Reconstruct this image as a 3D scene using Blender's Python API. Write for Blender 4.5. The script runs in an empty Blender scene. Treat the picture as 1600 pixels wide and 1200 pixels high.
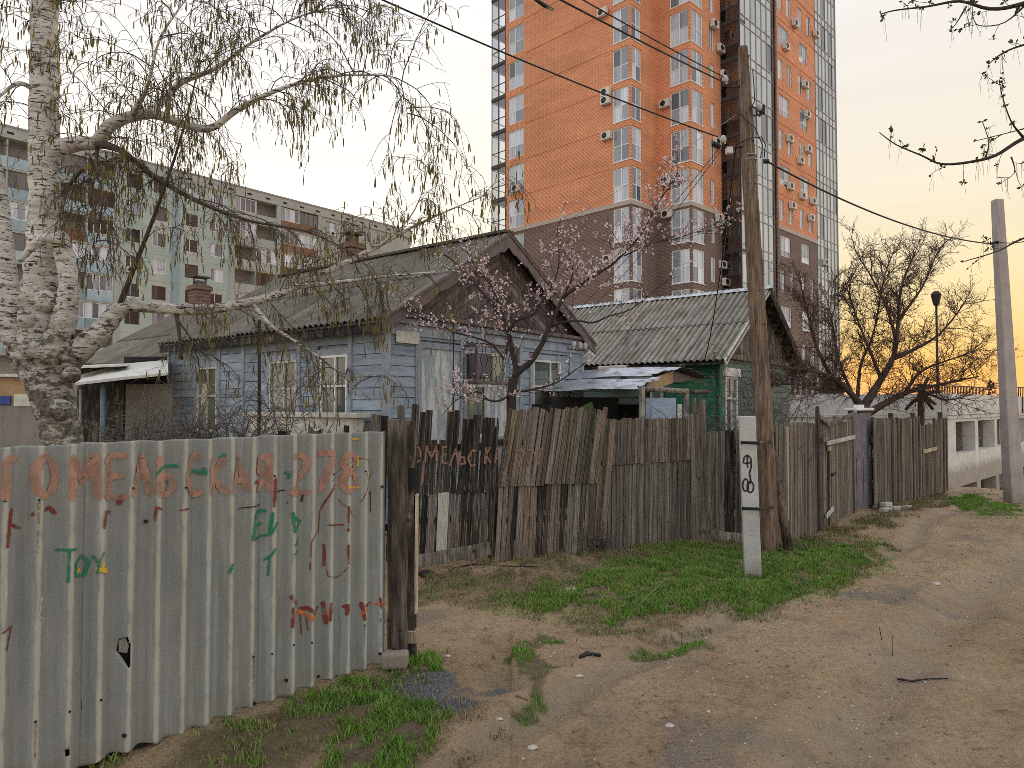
import bpy, math, random
import numpy as np
from mathutils import Vector, Matrix

random.seed(7); RNG = np.random.default_rng(11)
S = bpy.context.scene
COL = S.collection
PI = math.pi

# ------------------------------------------------------------------ camera, sky, sun, exposure
F = 1100.0; CAMZ = 1.97; PITCH = math.atan(34 / F)
cd = bpy.data.cameras.new('camera'); cam = bpy.data.objects.new('camera', cd); COL.objects.link(cam)
cam.location = (0, 0, CAMZ); cam.rotation_euler = (PI / 2 + PITCH, 0, 0)
cd.sensor_width = 36; cd.lens = F / 1600 * 36; cd.clip_start = 0.05; cd.clip_end = 6000
S.camera = cam
S.view_settings.view_transform = 'Standard'; S.view_settings.look = 'None'
S.view_settings.gamma = 1.0; S.view_settings.use_curve_mapping = False
S.view_settings.exposure = 0.93
S.render.film_transparent = False
S.cycles.max_bounces = 6; S.cycles.diffuse_bounces = 3; S.cycles.transparent_max_bounces = 12
S.cycles.use_denoising = False; S.cycles.filter_width = 0.8; S.cycles.sample_clamp_indirect = 4.0; S.cycles.use_adaptive_sampling = True; S.cycles.adaptive_threshold = .02

SUN_AZ = math.radians(30)      # degrees to the right of the view direction
SUN_EL = math.radians(0.9)
w = bpy.data.worlds.new('World'); S.world = w; w.use_nodes = True
nt = w.node_tree; nt.nodes.clear(); L = nt.links.new
out = nt.nodes.new('ShaderNodeOutputWorld'); bg = nt.nodes.new('ShaderNodeBackground')
sky = nt.nodes.new('ShaderNodeTexSky'); sky.sky_type = 'NISHITA'; sky.sun_disc = False
sky.sun_elevation = SUN_EL; sky.sun_rotation = SUN_AZ
sky.air_density = 1.0; sky.dust_density = 1.0; sky.ozone_density = 1.0
tc = nt.nodes.new('ShaderNodeTexCoord')
# thin high veil over the clear sky: cream grey, warming towards the sunset
nrm = nt.nodes.new('ShaderNodeVectorMath'); nrm.operation = 'NORMALIZE'; L(tc.outputs['Generated'], nrm.inputs[0])
sep = nt.nodes.new('ShaderNodeSeparateXYZ'); L(nrm.outputs[0], sep.inputs[0])
ramp = nt.nodes.new('ShaderNodeValToRGB'); L(sep.outputs['Z'], ramp.inputs[0])
def setramp(r, stops):
    e = r.color_ramp.elements; e[0].position = stops[0][0]; e[0].color = (*stops[0][1], 1); e[1].position = stops[-1][0]; e[1].color = (*stops[-1][1], 1)
    for p, c in stops[1:-1]:
        k = e.new(p); k.color = (*c, 1)
setramp(ramp, [(0.0, (.72, .59, .43)), (.10, (.72, .63, .50)), (.25, (.645, .59, .505)), (.45, (.53, .51, .495)), (.9, (.56, .565, .61))])
dot = nt.nodes.new('ShaderNodeVectorMath'); dot.operation = 'DOT_PRODUCT'; L(nrm.outputs[0], dot.inputs[0])
dot.inputs[1].default_value = (math.sin(SUN_AZ) * math.cos(SUN_EL), math.cos(SUN_AZ) * math.cos(SUN_EL), math.sin(SUN_EL))
gl = nt.nodes.new('ShaderNodeMapRange'); gl.interpolation_type = 'SMOOTHSTEP'; L(dot.outputs['Value'], gl.inputs['Value'])
gl.inputs['From Min'].default_value = .70; gl.inputs['From Max'].default_value = .97
gramp = nt.nodes.new('ShaderNodeValToRGB'); L(sep.outputs['Z'], gramp.inputs[0])
setramp(gramp, [(0.0, (.28, .21, .11)), (.05, (.32, .25, .10)), (.11, (.38, .335, .17)), (.17, (.42, .385, .25)), (.27, (.455, .425, .34)), (.42, (.455, .43, .395)), (.6, (.50, .49, .48))])
gm = nt.nodes.new('ShaderNodeMix'); gm.data_type = 'RGBA'; gm.blend_type = 'MIX'
L(gl.outputs[0], gm.inputs['Factor']); L(ramp.outputs[0], gm.inputs[6]); L(gramp.outputs[0], gm.inputs[7])
east = nt.nodes.new('ShaderNodeMapRange'); L(dot.outputs['Value'], east.inputs['Value']); east.inputs['From Min'].default_value = -1; east.inputs['From Max'].default_value = .75
em = nt.nodes.new('ShaderNodeMix'); em.data_type = 'RGBA'; L(east.outputs[0], em.inputs['Factor']); em.inputs[6].default_value = (.90, .93, 1.0, 1); em.inputs[7].default_value = (1, 1, 1, 1)
ev = nt.nodes.new('ShaderNodeMix'); ev.data_type = 'RGBA'; ev.blend_type = 'MULTIPLY'; ev.inputs['Factor'].default_value = 1; L(gm.outputs[2], ev.inputs[6]); L(em.outputs[2], ev.inputs[7])
cn = nt.nodes.new('ShaderNodeTexNoise'); cn.inputs['Scale'].default_value = 2.2; cn.inputs['Detail'].default_value = 5
cmap = nt.nodes.new('ShaderNodeMapping'); cmap.inputs['Scale'].default_value = (1, 1, 11); L(nrm.outputs[0], cmap.inputs[0]); L(cmap.outputs[0], cn.inputs['Vector'])
cr = nt.nodes.new('ShaderNodeMapRange'); L(cn.outputs['Fac'], cr.inputs['Value']); cr.inputs['From Min'].default_value = .3; cr.inputs['From Max'].default_value = .7; cr.inputs['To Min'].default_value = .97; cr.inputs['To Max'].default_value = 1.025
vm = nt.nodes.new('ShaderNodeMix'); vm.data_type = 'RGBA'; vm.blend_type = 'MULTIPLY'; vm.inputs['Factor'].default_value = 1
L(ev.outputs[2], vm.inputs[6]); L(cr.outputs[0], vm.inputs[7])
sk = nt.nodes.new('ShaderNodeMix'); sk.data_type = 'RGBA'; sk.blend_type = 'MULTIPLY'; sk.inputs['Factor'].default_value = 1
L(sky.outputs[0], sk.inputs[6]); sk.inputs[7].default_value = (.018, .018, .018, 1)       # the clear sky's strength
ad = nt.nodes.new('ShaderNodeMix'); ad.data_type = 'RGBA'; ad.blend_type = 'ADD'; ad.inputs['Factor'].default_value = 1
L(vm.outputs[2], ad.inputs[6]); L(sk.outputs[2], ad.inputs[7])
L(ad.outputs[2], bg.inputs[0]); bg.inputs[1].default_value = 1.0
L(bg.outputs[0], out.inputs[0])

sl = bpy.data.lights.new('sun', 'SUN'); so = bpy.data.objects.new('sun', sl); COL.objects.link(so)
sl.energy = 1.5; sl.angle = math.radians(12); sl.color = (1, .72, .42)
sd = Vector((math.sin(SUN_AZ) * math.cos(SUN_EL), math.cos(SUN_AZ) * math.cos(SUN_EL), math.sin(SUN_EL)))
so.rotation_euler = sd.to_track_quat('Z', 'Y').to_euler()
so.location = sd * 50

# ------------------------------------------------------------------ helpers
FWD = Vector((0, math.cos(PITCH), math.sin(PITCH))); UP = Vector((0, -math.sin(PITCH), math.cos(PITCH))); RT = Vector((1, 0, 0))
CP = Vector((0, 0, CAMZ))
def ray(px, py): return FWD + RT * ((px - 800) / F) + UP * ((600 - py) / F)
def at(px, py, Y):
    d = ray(px, py); return CP + d * (Y / d.y)
def gp(px, py, z=0.0):
    d = ray(px, py); return CP + d * ((z - CAMZ) / d.z)
def on_plane(px, py, p, n):
    d = ray(px, py); return CP + d * ((p - CP).dot(n) / d.dot(n))
def V(*a): return Vector(a)
def rr(a, b): return random.uniform(a, b)

class MB:
    def __init__(s): s.v = []; s.f = []
    def add(s, v, f):
        b = len(s.v); s.v.extend(v); s.f.extend([tuple(i + b for i in q) for q in f]); return s
    def box(s, x0, x1, y0, y1, z0, z1):
        return s.add([(x0, y0, z0), (x1, y0, z0), (x1, y1, z0), (x0, y1, z0), (x0, y0, z1), (x1, y0, z1), (x1, y1, z1), (x0, y1, z1)],
                     [(0, 3, 2, 1), (4, 5, 6, 7), (0, 1, 5, 4), (1, 2, 6, 5), (2, 3, 7, 6), (3, 0, 4, 7)])
    def bar(s, p, q, w, h, up=(0, 0, 1)):
        p = Vector(p); q = Vector(q); d = (q - p).normalized(); u = Vector(up)
        a = d.cross(u)
        if a.length < 1e-4: a = d.cross(Vector((1, 0, 0)))
        a.normalize(); u = a.cross(d).normalized(); a = a * w / 2; u = u * h / 2
        return s.add([p - a - u, p + a - u, p + a + u, p - a + u, q - a - u, q + a - u, q + a + u, q - a + u],
                     [(0, 1, 2, 3), (7, 6, 5, 4), (0, 4, 5, 1), (1, 5, 6, 2), (2, 6, 7, 3), (3, 7, 4, 0)])
    def tube(s, pts, rads, n=6, cap=True, lump=0.0):
        pts = [Vector(p) for p in pts]; m = len(pts)
        if isinstance(rads, (int, float)): rads = [rads] * m
        b = len(s.v); nrm = None
        for i, p in enumerate(pts):
            t = (pts[min(i + 1, m - 1)] - pts[max(i - 1, 0)])
            if t.length < 1e-9: t = Vector((0, 0, 1))
            t.normalize()
            if nrm is None:
                nrm = t.cross(Vector((.31, .95, .1)))
                if nrm.length < .05: nrm = t.cross(Vector((1, 0, 0)))
            nrm = (nrm - t * nrm.dot(t)); nrm.normalize(); bn = t.cross(nrm)
            for k in range(n):
                a = 2 * PI * k / n; r = rads[i] * (1 + (random.uniform(-lump, lump) if lump else 0))
                s.v.append(p + nrm * (math.cos(a) * r) + bn * (math.sin(a) * r))
        for i in range(m - 1):
            for k in range(n):
                k2 = (k + 1) % n
                s.f.append((b + i * n + k, b + i * n + k2, b + (i + 1) * n + k2, b + (i + 1) * n + k))
        if cap:
            s.f.append(tuple(b + k for k in range(n))[::-1]); s.f.append(tuple(b + (m - 1) * n + k for k in range(n)))
        return s
    def prism(s, poly, a, b):       # poly of 3-vectors extruded from offset a to offset b (vectors)
        n = len(poly); a = Vector(a); b = Vector(b)
        v = [Vector(p) + a for p in poly] + [Vector(p) + b for p in poly]
        f = [tuple(range(n))[::-1], tuple(range(n, 2 * n))] + [(i, (i + 1) % n, n + (i + 1) % n, n + i) for i in range(n)]
        return s.add(v, f)
    def mesh(s, name, mat, smooth=False):
        me = bpy.data.meshes.new(name); me.from_pydata([tuple(v) for v in s.v], [], s.f)
        if mat is not None: me.materials.append(mat)
        if smooth: me.polygons.foreach_set('use_smooth', [True] * len(me.polygons))
        me.update(); return me
    def build(s, name, mat, parent=None, smooth=False, loc=None):
        return put(name, s.mesh(name, mat, smooth), parent, loc)
def put(name, me, parent=None, loc=None, rot=None, scale=None):
    o = bpy.data.objects.new(name, me); COL.objects.link(o)
    if parent is not None: o.parent = parent
    if loc is not None: o.location = loc
    if rot is not None: o.rotation_euler = rot
    if scale is not None: o.scale = scale
    return o
def bevel(o, wd=.006, seg=2):
    m = o.modifiers.new('bevel', 'BEVEL'); m.width = wd; m.segments = seg; m.limit_method = 'ANGLE'; return o
def tag(o, label=None, cat=None, group=None, kind=None):
    if label: o['label'] = label
    if cat: o['category'] = cat
    if group: o['group'] = group
    if kind: o['kind'] = kind
    return o
def root(name, loc, rz=0, label=None, cat=None, group=None):
    o = bpy.data.objects.new(name, None); COL.objects.link(o); o.location = loc; o.rotation_euler = (0, 0, rz); o.empty_display_size = .2
    return tag(o, label, cat, group)
def npmesh(name, v, f, mat, smooth=False):      # v (n,3), f (m,k) arrays
    me = bpy.data.meshes.new(name); n, m, k = len(v), len(f), f.shape[1]
    me.vertices.add(n); me.vertices.foreach_set('co', np.asarray(v, np.float32).ravel())
    me.loops.add(m * k); me.loops.foreach_set('vertex_index', np.asarray(f, np.int32).ravel())
    me.polygons.add(m); me.polygons.foreach_set('loop_start', np.arange(0, m * k, k, dtype=np.int32))
    me.update(calc_edges=True)
    if smooth: me.polygons.foreach_set('use_smooth', [True] * m)
    if mat is not None: me.materials.append(mat)
    me.validate(); return me

# value noise on a grid, vectorised
_G = RNG.random((257, 257))
def vnoise(x, y):
    x = np.asarray(x, float); y = np.asarray(y, float)
    xi = np.floor(x).astype(int); yi = np.floor(y).astype(int); fx = x - xi; fy = y - yi
    fx = fx * fx * (3 - 2 * fx); fy = fy * fy * (3 - 2 * fy); a = xi % 256; b = yi % 256
    return (_G[a, b] * (1 - fx) + _G[a + 1, b] * fx) * (1 - fy) + (_G[a, b + 1] * (1 - fx) + _G[a + 1, b + 1] * fx) * fy
def sstep(a, b, x):
    t = np.clip((x - a) / (b - a), 0, 1); return t * t * (3 - 2 * t)

# ------------------------------------------------------------------ materials
def nodes(name):
    m = bpy.data.materials.new(name); m.use_nodes = True; n = m.node_tree; return m, n, n.nodes['Principled BSDF'], n.links.new
def coords(n, scale=(1, 1, 1), orand=True, flat=False, offs=(0, 0, 0)):
    l = n.links.new; t = n.nodes.new('ShaderNodeTexCoord'); v = t.outputs['Object']
    if flat:        # (x + y, z): walls that stand along the local axes
        sp = n.nodes.new('ShaderNodeSeparateXYZ'); l(v, sp.inputs[0]); a = n.nodes.new('ShaderNodeMath'); a.operation = 'ADD'
        l(sp.outputs['X'], a.inputs[0]); l(sp.outputs['Y'], a.inputs[1])
        cb = n.nodes.new('ShaderNodeCombineXYZ'); l(a.outputs[0], cb.inputs['X']); l(sp.outputs['Z'], cb.inputs['Y']); v = cb.outputs[0]
    if orand:
        oi = n.nodes.new('ShaderNodeObjectInfo'); ml = n.nodes.new('ShaderNodeMath'); ml.operation = 'MULTIPLY'; ml.inputs[1].default_value = 61.7
        l(oi.outputs['Random'], ml.inputs[0]); ad = n.nodes.new('ShaderNodeVectorMath'); ad.operation = 'ADD'; l(v, ad.inputs[0]); l(ml.outputs[0], ad.inputs[1]); v = ad.outputs[0]
    mp = n.nodes.new('ShaderNodeMapping'); mp.inputs['Scale'].default_value = scale; mp.inputs['Location'].default_value = offs; l(v, mp.inputs[0])
    return mp.outputs[0]
def noise(n, vec, sc, det=5, rough=.6):
    t = n.nodes.new('ShaderNodeTexNoise'); t.inputs['Scale'].default_value = sc; t.inputs['Detail'].default_value = det; t.inputs['Roughness'].default_value = rough
    n.links.new(vec, t.inputs['Vector']); return t.outputs['Fac']
def rampc(n, fac, stops):
    r = n.nodes.new('ShaderNodeValToRGB'); n.links.new(fac, r.inputs[0]); e = r.color_ramp.elements
    e[0].position, e[1].position = stops[0][0], stops[-1][0]; e[0].color = (*stops[0][1], 1); e[1].color = (*stops[-1][1], 1)
    for p, c in stops[1:-1]:
        k = e.new(p); k.color = (*c, 1)
    return r.outputs[0]
def mixc(n, fac, a, b, mode='MIX'):
    m = n.nodes.new('ShaderNodeMix'); m.data_type = 'RGBA'; m.blend_type = mode
    for s, i in ((fac, 0), (a, 6), (b, 7)):
        if isinstance(s, (int, float)): m.inputs[i].default_value = s
        elif isinstance(s, tuple): m.inputs[i].default_value = (*s, 1)
        else: n.links.new(s, m.inputs[i])
    return m.outputs[2]
def rng_(n, v, a, b, c=0., d=1.):
    m = n.nodes.new('ShaderNodeMapRange'); n.links.new(v, m.inputs['Value'])
    for i, x in zip(('From Min', 'From Max', 'To Min', 'To Max'), (a, b, c, d)): m.inputs[i].default_value = x
    return m.outputs[0]
def bump(n, h, st, dist=.01):
    b = n.nodes.new('ShaderNodeBump'); b.inputs['Strength'].default_value = st; b.inputs['Distance'].default_value = dist
    n.links.new(h, b.inputs['Height']); n.links.new(b.outputs[0], n.nodes['Principled BSDF'].inputs['Normal'])
def orandom(n, amt, col):
    oi = n.nodes.new('ShaderNodeObjectInfo'); return mixc(n, 1.0, col, rng_(n, oi.outputs['Random'], 0, 1, 1 - amt, 1 + amt), 'MULTIPLY')
def mat(name, c1, c2=None, sc=(1, 1, 1), ns=4, rough=.85, bp=.3, bd=.01, orn=.0, lo=.3, hi=.7, metal=0, spec=.3, orand=True, dirt=None):
    m, n, b, l = nodes(name); c2 = c2 or c1
    v = coords(n, sc, orand); f = noise(n, v, ns)
    c = rampc(n, f, [(lo, c1), (hi, c2)])
    if dirt: c = mixc(n, rng_(n, noise(n, coords(n, (1, 1, 1), orand), dirt[1]), .5, .68), c, dirt[0])
    if orn: c = orandom(n, orn, c)
    l(c, b.inputs['Base Color']); b.inputs['Roughness'].default_value = rough; b.inputs['Metallic'].default_value = metal; b.inputs['Specular IOR Level'].default_value = spec
    if bp: bump(n, f, bp, bd)
    return m

def wood_mat(name, stops, orn=.35, streak=(2.6, 2.6, .8), ns=2.2, knots=2.4, stain=.6):
    m, n, b, l = nodes(name); v = coords(n, streak); f = noise(n, v, ns, 8, .72)
    c = rampc(n, f, stops)
    g = noise(n, coords(n, (streak[0] * 6, streak[1] * 6, streak[2] * 1.3)), 3, 5, .7)
    c = mixc(n, .85, c, rampc(n, g, [(.34, (.20, .185, .17)), (.50, (.95, .95, .95)), (.68, (1.55, 1.52, 1.48))]), 'MULTIPLY')
    w_ = noise(n, coords(n, (streak[0] * .5, streak[1] * .5, streak[2] * 1.6), offs=(5, 1, 2)), 1.5, 5, .7); c = mixc(n, rng_(n, w_, .52, .66, 0, stain), c, (.022, .019, .016))
    kn = n.nodes.new('ShaderNodeTexVoronoi'); kn.inputs['Scale'].default_value = knots; l(coords(n, (1.2, 1.2, 1.6)), kn.inputs['Vector'])
    c = mixc(n, rng_(n, kn.outputs['Distance'], .05, .11, .8, 0), c, (.02, .015, .011))
    if orn: c = orandom(n, orn, c)
    l(c, b.inputs['Base Color']); b.inputs['Roughness'].default_value = .9; b.inputs['Specular IOR Level'].default_value = .2
    bump(n, g, .8, .008); return m
W_GREY = wood_mat('weathered grey wood', [(.34, (.055, .048, .04)), (.5, (.19, .172, .146)), (.68, (.37, .34, .30))], .4)
W_DARK = wood_mat('wet dark wood', [(.38, (.012, .011, .010)), (.52, (.05, .044, .038)), (.68, (.27, .24, .20))], .45)
W_BROWN = wood_mat('brown weathered wood', [(.34, (.045, .035, .026)), (.5, (.175, .138, .104)), (.70, (.38, .31, .24))], .4)
W_POLE = wood_mat('pole wood', [(.34, (.07, .048, .034)), (.5, (.19, .135, .10)), (.68, (.32, .25, .19))], 0, (8, 8, .6), 2.4, 5.0, .35)
W_LOG = wood_mat('dark log', [(.36, (.028, .022, .017)), (.5, (.10, .082, .065)), (.7, (.22, .19, .155))], 0, (7, 7, .7), 2.2, 4.0, .5)
W_PALE = wood_mat('pale painted board', [(.3, (.40, .41, .38)), (.55, (.55, .55, .51)), (.7, (.62, .62, .58))], 0, stain=.2)
W_NEW = wood_mat('fresh sawn wood', [(.3, (.36, .27, .18)), (.6, (.55, .46, .35))], .2, stain=.2)
W_GABLE = wood_mat('brown gable boards', [(.3, (.06, .046, .043)), (.5, (.125, .098, .092)), (.7, (.21, .175, .165))], .3, stain=.3)
BARGE = mat('carved barge board paint', (.105, .082, .075), (.20, .16, .148), (1, 1, 1), 6, .75, .3, .004)

def slate_mat(name, base, lich, dark, orn=.12, sc=1.0):
    m, n, b, l = nodes(name); v = coords(n, (1, 1, 1))
    f = noise(n, v, 2.2 * sc, 6); f2 = noise(n, coords(n, (5, .8, 5)), 2.0, 5)
    c = mixc(n, rng_(n, f, .42, .62), base, lich)
    c = mixc(n, rng_(n, f2, .5, .72), c, dark)
    sp = noise(n, v, 55, 3); c = mixc(n, rng_(n, sp, .62, .7, 0, .5), c, (.5, .5, .46)); c = mixc(n, rng_(n, sp, .36, .28, 0, .6), c, (.05, .05, .04))
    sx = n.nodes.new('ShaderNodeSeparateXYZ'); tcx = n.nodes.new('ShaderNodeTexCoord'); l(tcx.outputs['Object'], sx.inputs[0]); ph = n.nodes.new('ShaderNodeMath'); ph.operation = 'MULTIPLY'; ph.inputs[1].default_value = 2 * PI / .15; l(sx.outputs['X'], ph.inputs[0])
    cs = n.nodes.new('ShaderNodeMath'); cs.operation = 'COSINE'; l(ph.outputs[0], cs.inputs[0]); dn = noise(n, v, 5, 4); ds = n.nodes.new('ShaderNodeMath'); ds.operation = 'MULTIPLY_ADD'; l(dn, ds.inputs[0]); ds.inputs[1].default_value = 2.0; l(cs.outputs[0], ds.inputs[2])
    c = mixc(n, rng_(n, ds.outputs[0], .9, -.2, 0, .75), c, dark); c = mixc(n, rng_(n, ds.outputs[0], 1.5, 2.2, 0, .5), c, tuple(min(1, x * 1.5) for x in base))      # corrugation shading put into the colour: darker troughs, paler ridges
    c = orandom(n, orn, c)
    l(c, b.inputs['Base Color']); b.inputs['Roughness'].default_value = .92; b.inputs['Specular IOR Level'].default_value = .2
    bump(n, sp, .35, .003); return m
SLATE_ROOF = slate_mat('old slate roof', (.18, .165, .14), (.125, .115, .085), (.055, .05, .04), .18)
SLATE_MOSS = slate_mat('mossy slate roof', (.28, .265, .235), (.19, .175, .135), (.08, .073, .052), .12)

def fence_slate():
    m, n, b, l = nodes('grey asbestos sheet'); v = coords(n, (1, 1, 1), False)
    f = noise(n, v, 1.6, 6); s = noise(n, coords(n, (14, 14, .7), False), 1.6, 5)
    c = mixc(n, rng_(n, f, .35, .65), (.215, .232, .225), (.275, .285, .268))
    rs = noise(n, coords(n, (9, 9, .5), False, offs=(4, 2, 7)), 2.0, 6, .7); c = mixc(n, rng_(n, rs, .58, .7, 0, .6), c, (.19, .165, .125)); c = mixc(n, rng_(n, s, .52, .72, 0, .55), c, (.40, .43, .43)); c = mixc(n, rng_(n, s, .45, .3, 0, .5), c, (.165, .18, .165))
    fine = noise(n, v, 210, 3); c = mixc(n, .5, c, rampc(n, fine, [(.35, (.72, .72, .72)), (.65, (1.2, 1.2, 1.2))]), 'MULTIPLY')
    sp = n.nodes.new('ShaderNodeSeparateXYZ'); t = n.nodes.new('ShaderNodeTexCoord'); l(t.outputs['Object'], sp.inputs[0])
    ng = noise(n, v, 7, 4); ad = n.nodes.new('ShaderNodeMath'); ad.operation = 'MULTIPLY_ADD'; l(ng, ad.inputs[0]); ad.inputs[1].default_value = .45; l(sp.outputs['Z'], ad.inputs[2])
    c = mixc(n, rng_(n, ad.outputs[0], .42, .18, 0, .55), c, (.2, .175, .125))
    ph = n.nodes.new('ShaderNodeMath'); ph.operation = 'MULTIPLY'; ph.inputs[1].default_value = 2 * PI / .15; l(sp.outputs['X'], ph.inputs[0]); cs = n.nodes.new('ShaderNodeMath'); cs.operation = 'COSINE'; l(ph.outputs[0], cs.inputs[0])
    wn = n.nodes.new('ShaderNodeMath'); wn.operation = 'MULTIPLY_ADD'; l(ng, wn.inputs[0]); wn.inputs[1].default_value = -.7; l(cs.outputs[0], wn.inputs[2]); c = mixc(n, rng_(n, wn.outputs[0], -1.12, -1.32, 0, .6), c, (.50, .485, .40))      # warm highlight painted along the ridges
    l(c, b.inputs['Base Color']); b.inputs['Roughness'].default_value = .88; b.inputs['Specular IOR Level'].default_value = .25
    bump(n, fine, .35, .002); return m
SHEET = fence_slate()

def brick_mat(name, a, bcol, mortar, bw=.30, rh=.105):
    m, n, b, l = nodes(name); v = coords(n, (1, 1, 1), False, True)
    t = n.nodes.new('ShaderNodeTexBrick'); l(v, t.inputs['Vector'])
    t.inputs['Color1'].default_value = (*a, 1); t.inputs['Color2'].default_value = (*bcol, 1); t.inputs['Mortar'].default_value = (*mortar, 1)
    t.inputs['Scale'].default_value = 1; t.inputs['Mortar Size'].default_value = .02; t.inputs['Brick Width'].default_value = bw; t.inputs['Row Height'].default_value = rh
    big = noise(n, coords(n, (.16, .6, 1), False, True), 1.0, 4); c = mixc(n, .8, t.outputs['Color'], rampc(n, big, [(.3, (.74, .72, .70)), (.7, (1.16, 1.16, 1.18))]), 'MULTIPLY'); rn = noise(n, coords(n, (1.3, .25, 1), False, True), 1.0, 6, .7); c = mixc(n, rng_(n, rn, .55, .75, 0, .35), c, tuple(x * .55 for x in mortar))
    l(c, b.inputs['Base Color']); b.inputs['Roughness'].default_value = .8; bump(n, t.outputs['Fac'], -.3, .01); return m
BR_OR = brick_mat('orange brick', (.66, .20, .065), (.47, .13, .04), (.70, .41, .26))
BR_BN = brick_mat('brown brick', (.155, .098, .082), (.105, .066, .056), (.22, .165, .14))
BR_RED = brick_mat('red chimney brick', (.17, .075, .05), (.11, .05, .036), (.16, .13, .105))

def plain(name, c, rough=.6, metal=0, spec=.4, var=.12, ns=6, bp=.1, orn=0):
    return mat(name, tuple(x * (1 - var) for x in c), tuple(x * (1 + var) for x in c), (1, 1, 1), ns, rough, bp, .003, orn, metal=metal, spec=spec)
WHITE = plain('white frame paint', (.74, .75, .76), .45)
OFFW = plain('off white old paint', (.55, .55, .5), .7, var=.25, ns=9)
DKFR = plain('dark glazing bars', (.045, .035, .04), .5)
ALU = plain('grey aluminium bars', (.32, .34, .36), .4, .3)
BAND = plain('pale stone band', (.42, .37, .32), .8)
SLAB = plain('concrete slab edge', (.30, .29, .28), .85)
METAL_DK = plain('dark metal', (.03, .03, .032), .5, .6)
WIREM = plain('black cable', (.02, .02, .022), .6)
PORC = plain('glazed insulator', (.45, .43, .4), .25)
ACW = plain('air conditioner casing', (.62, .60, .55), .5)
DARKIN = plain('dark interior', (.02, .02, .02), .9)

def conc_mat(name, c, streak=(.35, .33, .3), rust=None):
    m, n, b, l = nodes(name); v = coords(n, (1, 1, 1), False)
    f = noise(n, v, 2.5, 6); col = rampc(n, f, [(.3, tuple(x * .8 for x in c)), (.7, tuple(min(1, x * 1.12) for x in c))])
    s = noise(n, coords(n, (4, 4, .35), False), 1.8, 5); col = mixc(n, rng_(n, s, .52, .7, 0, .5), col, streak)
    h = noise(n, v, 40, 4); col = mixc(n, .35, col, rampc(n, h, [(.3, (.7, .7, .7)), (.7, (1.15, 1.15, 1.15))]), 'MULTIPLY')
    d = noise(n, coords(n, (7, 7, .6), False, offs=(2, 5, 1)), 1.6, 6, .75); col = mixc(n, rng_(n, d, .56, .68, 0, .45), col, tuple(x * .45 for x in streak))
    pit = n.nodes.new('ShaderNodeTexVoronoi'); pit.inputs['Scale'].default_value = 17; l(v, pit.inputs['Vector']); col = mixc(n, rng_(n, pit.outputs['Distance'], .13, .07, 0, .6), col, tuple(x * .3 for x in c))
    sz = n.nodes.new('ShaderNodeSeparateXYZ'); tz = n.nodes.new('ShaderNodeTexCoord'); l(tz.outputs['Object'], sz.inputs[0]); ad = n.nodes.new('ShaderNodeMath'); ad.operation = 'MULTIPLY_ADD'; l(noise(n, v, 6, 5), ad.inputs[0]); ad.inputs[1].default_value = -.5; l(sz.outputs['Z'], ad.inputs[2])
    col = mixc(n, rng_(n, ad.outputs[0], .05, -.25, 0, .6), col, (.17, .135, .085))
    l(col, b.inputs['Base Color']); b.inputs['Roughness'].default_value = .9; b.inputs['Specular IOR Level'].default_value = .2; bump(n, h, .6, .006); return m
CONC = conc_mat('post concrete', (.50, .52, .50), (.38, .39, .37))
CONC_W = conc_mat('garage concrete', (.66, .65, .62), (.45, .43, .39))
CONC_P = conc_mat('pole concrete', (.42, .38, .36), (.3, .27, .25))
CONC_G = conc_mat('grey yard wall', (.26, .25, .22), (.17, .165, .14))

def blue_board():
    m, n, b, l = nodes('flaking blue boards'); v = coords(n, (1, 1, 1))
    f = noise(n, coords(n, (1, 1, 5)), 2.2, 6); c = rampc(n, f, [(.28, (.19, .25, .32)), (.5, (.275, .34, .41)), (.72, (.38, .425, .475))])
    fl = noise(n, coords(n, (2, 2, 9)), 4.5, 6, .7); c = mixc(n, rng_(n, fl, .59, .64), c, (.36, .36, .35)); c = mixc(n, rng_(n, fl, .38, .34), c, (.12, .13, .155))
    c = orandom(n, .16, c)
    l(c, b.inputs['Base Color']); b.inputs['Roughness'].default_value = .85; b.inputs['Specular IOR Level'].default_value = .2; bump(n, fl, .4, .004); return m
BLUE = blue_board()
BLUE_T = mat('blue trim paint', (.215, .26, .33), (.35, .39, .45), (1, 1, 1), 7, .85, .3, .003, .1, dirt=((.36, .37, .38), 5))
PEEL = mat('peeling white on blue panel', (.30, .36, .40), (.58, .60, .59), (6, 6, 1.2), 1.8, .85, .4, .004, 0, .42, .56)
GREEN = mat('green house paint', (.015, .12, .06), (.03, .2, .105), (1, 1, 3), 4, .75, .3, .004, .2, dirt=((.16, .2, .17), 7))
GREENG = mat('grey green boards', (.10, .15, .125), (.19, .225, .20), (1, 1, 3), 4, .8, .3, .004, .2)
TIN = mat('galvanised tin', (.42, .47, .53), (.62, .67, .72), (1, 1, 1), 2.5, .42, .1, .003, 0, metal=.55, dirt=((.2, .16, .13), 3))
TIN_DK = mat('old dark tin', (.05, .045, .04), (.12, .105, .09), (1, 1, 1), 4, .7, .2, .003)
PLY = mat('raw plywood', (.36, .235, .13), (.46, .32, .19), (1, 1, 1), 5, .8, .1, .002)
DOORB = mat('pale blue door', (.30, .39, .52), (.40, .48, .58), (1, 1, 1), 5, .7, .2, .002)
GATE_M = mat('grey violet gate paint', (.10, .095, .115), (.15, .14, .165), (1, 1, 1), 5, .55, .15, .002, dirt=((.22, .2, .21), 4))
RUSTW = mat('rust red cladding', (.10, .035, .02), (.2, .075, .045), (4, 4, 1), 3, .85, .3, .003)
MINT = mat('mint panel wall', (.33, .43, .41), (.42, .51, .48), (1, 1, 1), .5, .85, .1, .003, orand=False, dirt=((.48, .5, .47), .4))
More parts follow.
